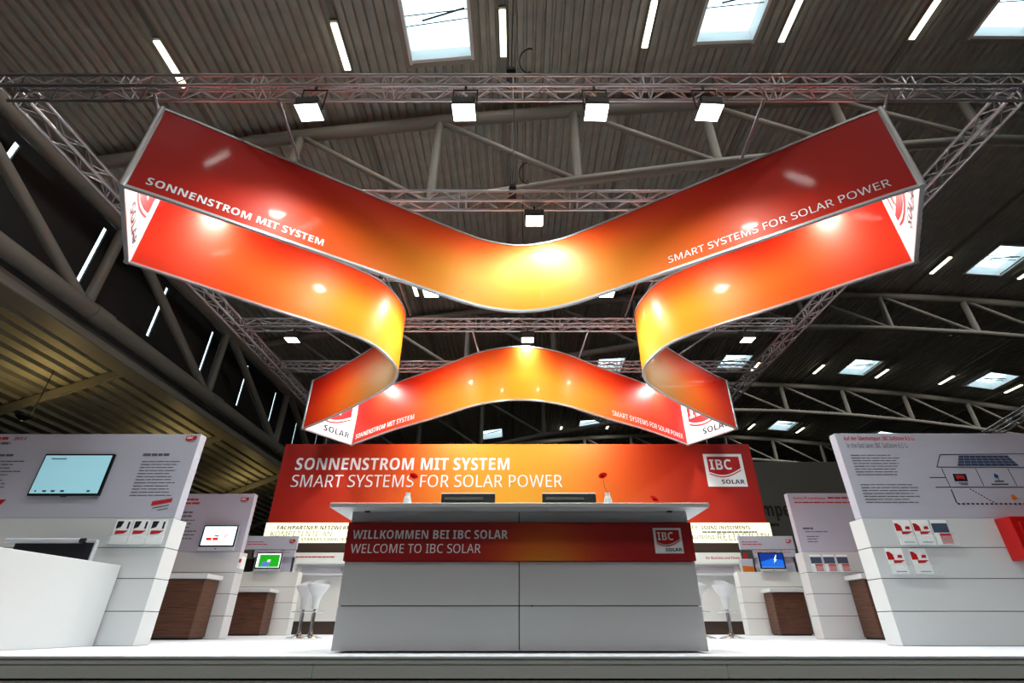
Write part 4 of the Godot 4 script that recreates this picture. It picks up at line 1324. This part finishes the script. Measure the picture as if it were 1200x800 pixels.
func house_diagram(t: Node3D, z: float) -> void:
	var b := MB.new()
	var strokes := [[Vector2(5.54, 2.026), Vector2(5.652, 2.194)], [Vector2(5.652, 2.194), Vector2(6.95, 2.205)], [Vector2(5.54, 2.026), Vector2(6.95, 2.02)], [Vector2(5.596, 2.014), Vector2(5.607, 1.764)], [Vector2(5.416, 1.764), Vector2(6.95, 1.764)], [Vector2(6.044, 2.01), Vector2(6.05, 1.78)], [Vector2(6.47, 2.01), Vector2(6.48, 1.78)], [Vector2(5.39, 1.888), Vector2(5.595, 1.888)]]
	for q in strokes:
		b.stroke(q[0], q[1], 0.009, z)
	for k in 8:
		b.stroke(Vector2(5.606, 1.735 - 0.044 * k * 0.5), Vector2(5.607, 1.721 - 0.044 * k * 0.5), 0.018, z)
	for k in 22:
		b.stroke(Vector2(5.61 + 0.06 * k, 1.554), Vector2(5.645 + 0.06 * k, 1.554), 0.018, z)
	for k in 9:
		b.stroke(Vector2(5.85 + 0.027 * k, 1.744 - 0.02 * k), Vector2(5.867 + 0.027 * k, 1.732 - 0.02 * k), 0.012, z)
	part("diagram_lines", b, M.navy, t)
	b = MB.new(); b.poly(PackedVector2Array([Vector2(5.824, 2.043), Vector2(6.639, 2.043), Vector2(6.549, 2.18), Vector2(5.897, 2.18)]), z); part("solar_field", b, mat(Color(0.16, 0.22, 0.36), 0.5), t)
	b = MB.new()
	for k in 8:
		b.stroke(Vector2(5.92 + 0.09 * k, 2.043), Vector2(5.96 + 0.075 * k, 2.18), 0.004, z + 0.001)
	for k in 3:
		b.stroke(Vector2(5.84 + 0.02 * k, 2.075 + 0.035 * k), Vector2(6.62 - 0.02 * k, 2.075 + 0.035 * k), 0.004, z + 0.001)
	part("solar_grid", b, M.panel, t)
	b = MB.new(); b.poly(PackedVector2Array([Vector2(5.71, 1.937), Vector2(5.886, 1.937), Vector2(5.871, 1.84), Vector2(5.70, 1.84)]), z)
	b.stroke(Vector2(5.74, 1.815), Vector2(5.86, 1.815), 0.012, z); b.stroke(Vector2(5.76, 1.795), Vector2(5.85, 1.795), 0.008, z); part("drawn_monitor", b, M.navy, t)
	b = MB.new(); b.poly(PackedVector2Array([Vector2(5.735, 1.92), Vector2(5.85, 1.915), Vector2(5.84, 1.862), Vector2(5.78, 1.88), Vector2(5.745, 1.858)]), z + 0.001); part("drawn_picture", b, M.text_red, t)
	b = MB.new(); b.poly(PackedVector2Array([Vector2(6.25, 1.88), Vector2(6.29, 1.885), Vector2(6.30, 1.92), Vector2(6.26, 1.945), Vector2(6.24, 1.91)]), z); part("drawn_lamp", b, mat(Color(0.1, 0.3, 0.6), 0.5), t)
	b = MB.new(); b.stroke(Vector2(6.16, 1.80), Vector2(6.38, 1.80), 0.02, z); b.stroke(Vector2(6.22, 1.84), Vector2(6.34, 1.84), 0.02, z); b.stroke(Vector2(6.28, 1.83), Vector2(6.28, 1.88), 0.01, z); part("drawn_table", b, M.text_grey, t)
	b = MB.new(); b.poly(PackedVector2Array([Vector2(6.34, 1.61), Vector2(6.38, 1.60), Vector2(6.41, 1.63), Vector2(6.38, 1.67), Vector2(6.34, 1.665)]), z); part("drawn_sun", b, M.orange, t)

# ------------------------------------------------------------------ back wall, stools, neighbours
func build_details() -> void:
	var b: MB
	var d := 15.05
	for sgn in [-1.0, 1.0]:
		var side := "left" if sgn < 0 else "right"
		var t := thing("shelf_wall", "white shelf wall below the header, seen %s of the counter" % side, "shelf wall", P(5.7 * sgn, 0, d))
		var x_out: float = 7.0 * sgn
		var x_in: float = 3.9 * sgn
		b = MB.new(); b.span(P(x_out, 0.30, d), P(x_in, 1.97, d + 0.1), 0.004); part("wall_face", b, M.matt_white, t)
		b = MB.new(); b.span(P(x_out, 0.0, d + 0.03), P(x_in, 0.30, d + 0.1), 0.0); part("plinth", b, M.brown, t)
		var z := -(d - 0.001)
		if sgn > 0:
			sign_letters("lettering", "for Business and Power Plant Services", true, M.text_red, t, Vector3(5.2, 1.80, z), 1.55, 0.075)
			small_print(t, 6.0, 6.7, 1.72, 0.07, 1, z, M.text_light, 31, 0.03)
		else:
			small_print(t, -6.6, -5.0, 1.875, 0.08, 1, z, M.text_red, 32, 0.032)
			small_print(t, -6.6, -6.1, 1.76, 0.08, 1, z, M.text_light, 33, 0.04)
			small_print(t, -6.6, -6.1, 1.55, 0.08, 1, z, M.text_red, 34, 0.03)
		# projecting niche: cheeks, shelves and back pictures
		var ca: float = 6.12 * sgn
		var cb: float = 4.0 * sgn
		b = MB.new(); b.span(P(ca, 0.0, d - 0.3), P(ca - 0.05 * sgn, 1.70, d), 0.004); part("cheek", b, M.white, t)
		b = MB.new(); b.span(P(ca, 1.66, d - 0.14), P(cb, 1.71, d), 0.004); part("shelf", b, M.white, t)
		b = MB.new(); b.span(P(ca - 0.05 * sgn, 1.38, d - 0.22), P(cb, 1.42, d), 0.004); part("shelf", b, M.white, t)
		b = MB.new(); b.span(P(minf(ca - 0.2 * sgn, cb), 1.45, d - 0.02), P(maxf(ca - 0.2 * sgn, cb), 1.62, d - 0.001), 0.0); part("picture", b, M.panel, t)
		var rng := RandomNumberGenerator.new()
		rng.seed = 7
		b = MB.new()
		for k in 22:
			var px0: float = rng.randf_range(4.3, 5.7) * sgn
			var py := rng.randf_range(1.47, 1.58)
			b.poly(PackedVector2Array([Vector2(px0, py), Vector2(px0 + rng.randf_range(0.04, 0.14), py + rng.randf_range(-0.01, 0.02)), Vector2(px0 + 0.05, py + rng.randf_range(0.03, 0.07))]), -(d - 0.022))
		part("map_print", b, M.text_light, t)
	# coloured flag print on the right
	var fp := thing("flag_display", "orange and red pointed print beside the far right island", "display", P(6.3, 0.95, 14.66))
	b = MB.new(); b.span(P(6.0, 0.9, 14.66), P(6.75, 1.75, 14.68), 0.0); part("panel", b, M.panel, fp)
	b = MB.new(); b.poly(PackedVector2Array([Vector2(6.0, 1.60), Vector2(6.65, 1.54), Vector2(6.55, 1.46), Vector2(6.12, 1.34), Vector2(6.02, 1.34)]), -14.658); part("orange_print", b, M.orange, fp)
	b = MB.new(); b.poly(PackedVector2Array([Vector2(6.03, 1.33), Vector2(6.16, 1.36), Vector2(6.20, 1.12), Vector2(6.14, 1.0), Vector2(6.08, 1.05)]), -14.658); part("red_print", b, M.mark_red, fp)
	for q in [5.95, 6.75]:
		b = MB.new(); b.span(P(q, 0.0, 14.66), P(q + 0.03, 1.75, 14.69), 0.0); part("upright", b, M.silver, fp)
	# bar stools: chrome foot, column, ring, white moulded shell
	var src: Node3D = null
	var gp := "white bar stools"
	var stools := [[-4.0, 10.6, "white bar stool with chrome foot, left one of the pair left of the counter"], [-3.68, 10.3, "white bar stool with chrome foot, nearest the counter's left end"], [3.35, 10.5, "white bar stool with chrome foot, nearest the counter's right end"], [3.82, 10.4, "white bar stool with chrome foot, right one of the pair right of the counter"]]
	for s in stools:
		var at := P(s[0], 0.0, s[1])
		if src != null:
			copy_thing(src, at, s[2])
			continue
		var t := thing("bar_stool", s[2], "bar stool", at, gp)
		b = MB.new(); b.lathe(at, PackedVector2Array([Vector2(0.0, 0.0), Vector2(0.22, 0.0), Vector2(0.22, 0.012), Vector2(0.12, 0.035), Vector2(0.05, 0.06), Vector2(0.036, 0.10)]), 24); part("foot", b, M.chrome, t)
		b = MB.new(); b.tube(at + Vector3(0, 0.06, 0), at + Vector3(0, 0.40, 0), 0.034, 16); b.tube(at + Vector3(0, 0.38, 0), at + Vector3(0, 0.56, 0), 0.024, 16); part("column", b, M.chrome, t)
		b = MB.new()
		var ring := PackedVector3Array()
		for k in 21:
			ring.append(at + Vector3(0.16 * cos(TAU * k / 20), 0.42, 0.16 * sin(TAU * k / 20) + 0.05))
		b.pipe(ring, 0.009, 8)
		b.tube(at + Vector3(0, 0.42, 0), at + Vector3(0, 0.42, 0.21), 0.008, 8)
		part("foot_ring", b, M.chrome, t)
		b = MB.new()
		b.lathe(at, PackedVector2Array([Vector2(0.055, 0.46), Vector2(0.062, 0.55), Vector2(0.085, 0.66), Vector2(0.15, 0.76), Vector2(0.19, 0.82), Vector2(0.20, 0.86), Vector2(0.185, 0.865), Vector2(0.16, 0.80), Vector2(0.0, 0.775)]), 28)
		for k in 14:
			var a0 := -1.25 + 2.5 * k / 14.0
			var a1 := -1.25 + 2.5 * (k + 1) / 14.0
			var h0 := 0.86 + 0.10 * cos(a0 * 1.2)
			var h1 := 0.86 + 0.10 * cos(a1 * 1.2)
			var n0 := Vector3(sin(a0), 0, -cos(a0))
			var n1 := Vector3(sin(a1), 0, -cos(a1))
			for rr in [[0.20, 1.0], [0.185, -1.0]]:
				b.tri(at + n0 * rr[0] + Vector3(0, 0.855, 0), at + n0 * (rr[0] + 0.01) + Vector3(0, h0, 0), at + n1 * (rr[0] + 0.01) + Vector3(0, h1, 0), n0 * rr[1], n0 * rr[1], n1 * rr[1])
				b.tri(at + n0 * rr[0] + Vector3(0, 0.855, 0), at + n1 * (rr[0] + 0.01) + Vector3(0, h1, 0), at + n1 * rr[0] + Vector3(0, 0.855, 0), n0 * rr[1], n1 * rr[1], n1 * rr[1])
		part("seat_shell", b, M.white, t)
		src = t
	# neighbouring stands in the dark part of the hall
	var nb := thing("neighbour_wall", "dark grey wall of another stand with black letters, right of the header", "wall panel", P(13, 0, 20))
	b = MB.new(); b.span(P(8.6, -0.155, 20.0), P(17.5, 5.95, 20.3), 0.02); part("wall_face", b, M.neighbour, nb)
	sign_letters("lettering", "mpe", true, M.black, nb, P(9.40, 3.68, 19.99), 1.05, 0.56)
	small_print(nb, 9.2, 9.95, 3.58, 0.1, 1, -19.99, M.black, 41, 0.1)
	var rs := thing("red_sign", "dim dark red lettered sign far back at the right", "sign", P(15.6, 6.4, 27))
	b = MB.new(); b.span(P(14.3, 7.15, 27.0), P(16.4, 7.6, 27.1), 0.01); part("board", b, mat(Color(0.25, 0.03, 0.03), 0.6), rs)
	small_print(rs, 14.4, 16.3, 7.5, 0.1, 1, -26.99, M.text_red, 42, 0.22)
	for x in [14.5, 16.2]:
		b = MB.new(); b.tube(P(x, -0.155, 27.05), P(x, 7.2, 27.05), 0.05, 8); part("mast", b, M.black, rs)
	var lb := thing("neighbour_booth", "dim brown booth of another stand between the second left wall and the header", "booth", P(-13, 0, 26))
	b = MB.new(); b.span(P(-16.0, -0.155, 26.0), P(-11.6, 3.9, 26.4), 0.02); part("wall_face", b, M.brown, lb)
	b = MB.new(); b.span(P(-13.2, 3.0, 25.9), P(-11.7, 3.7, 26.0), 0.02); part("sign_panel", b, M.hall_light, lb)
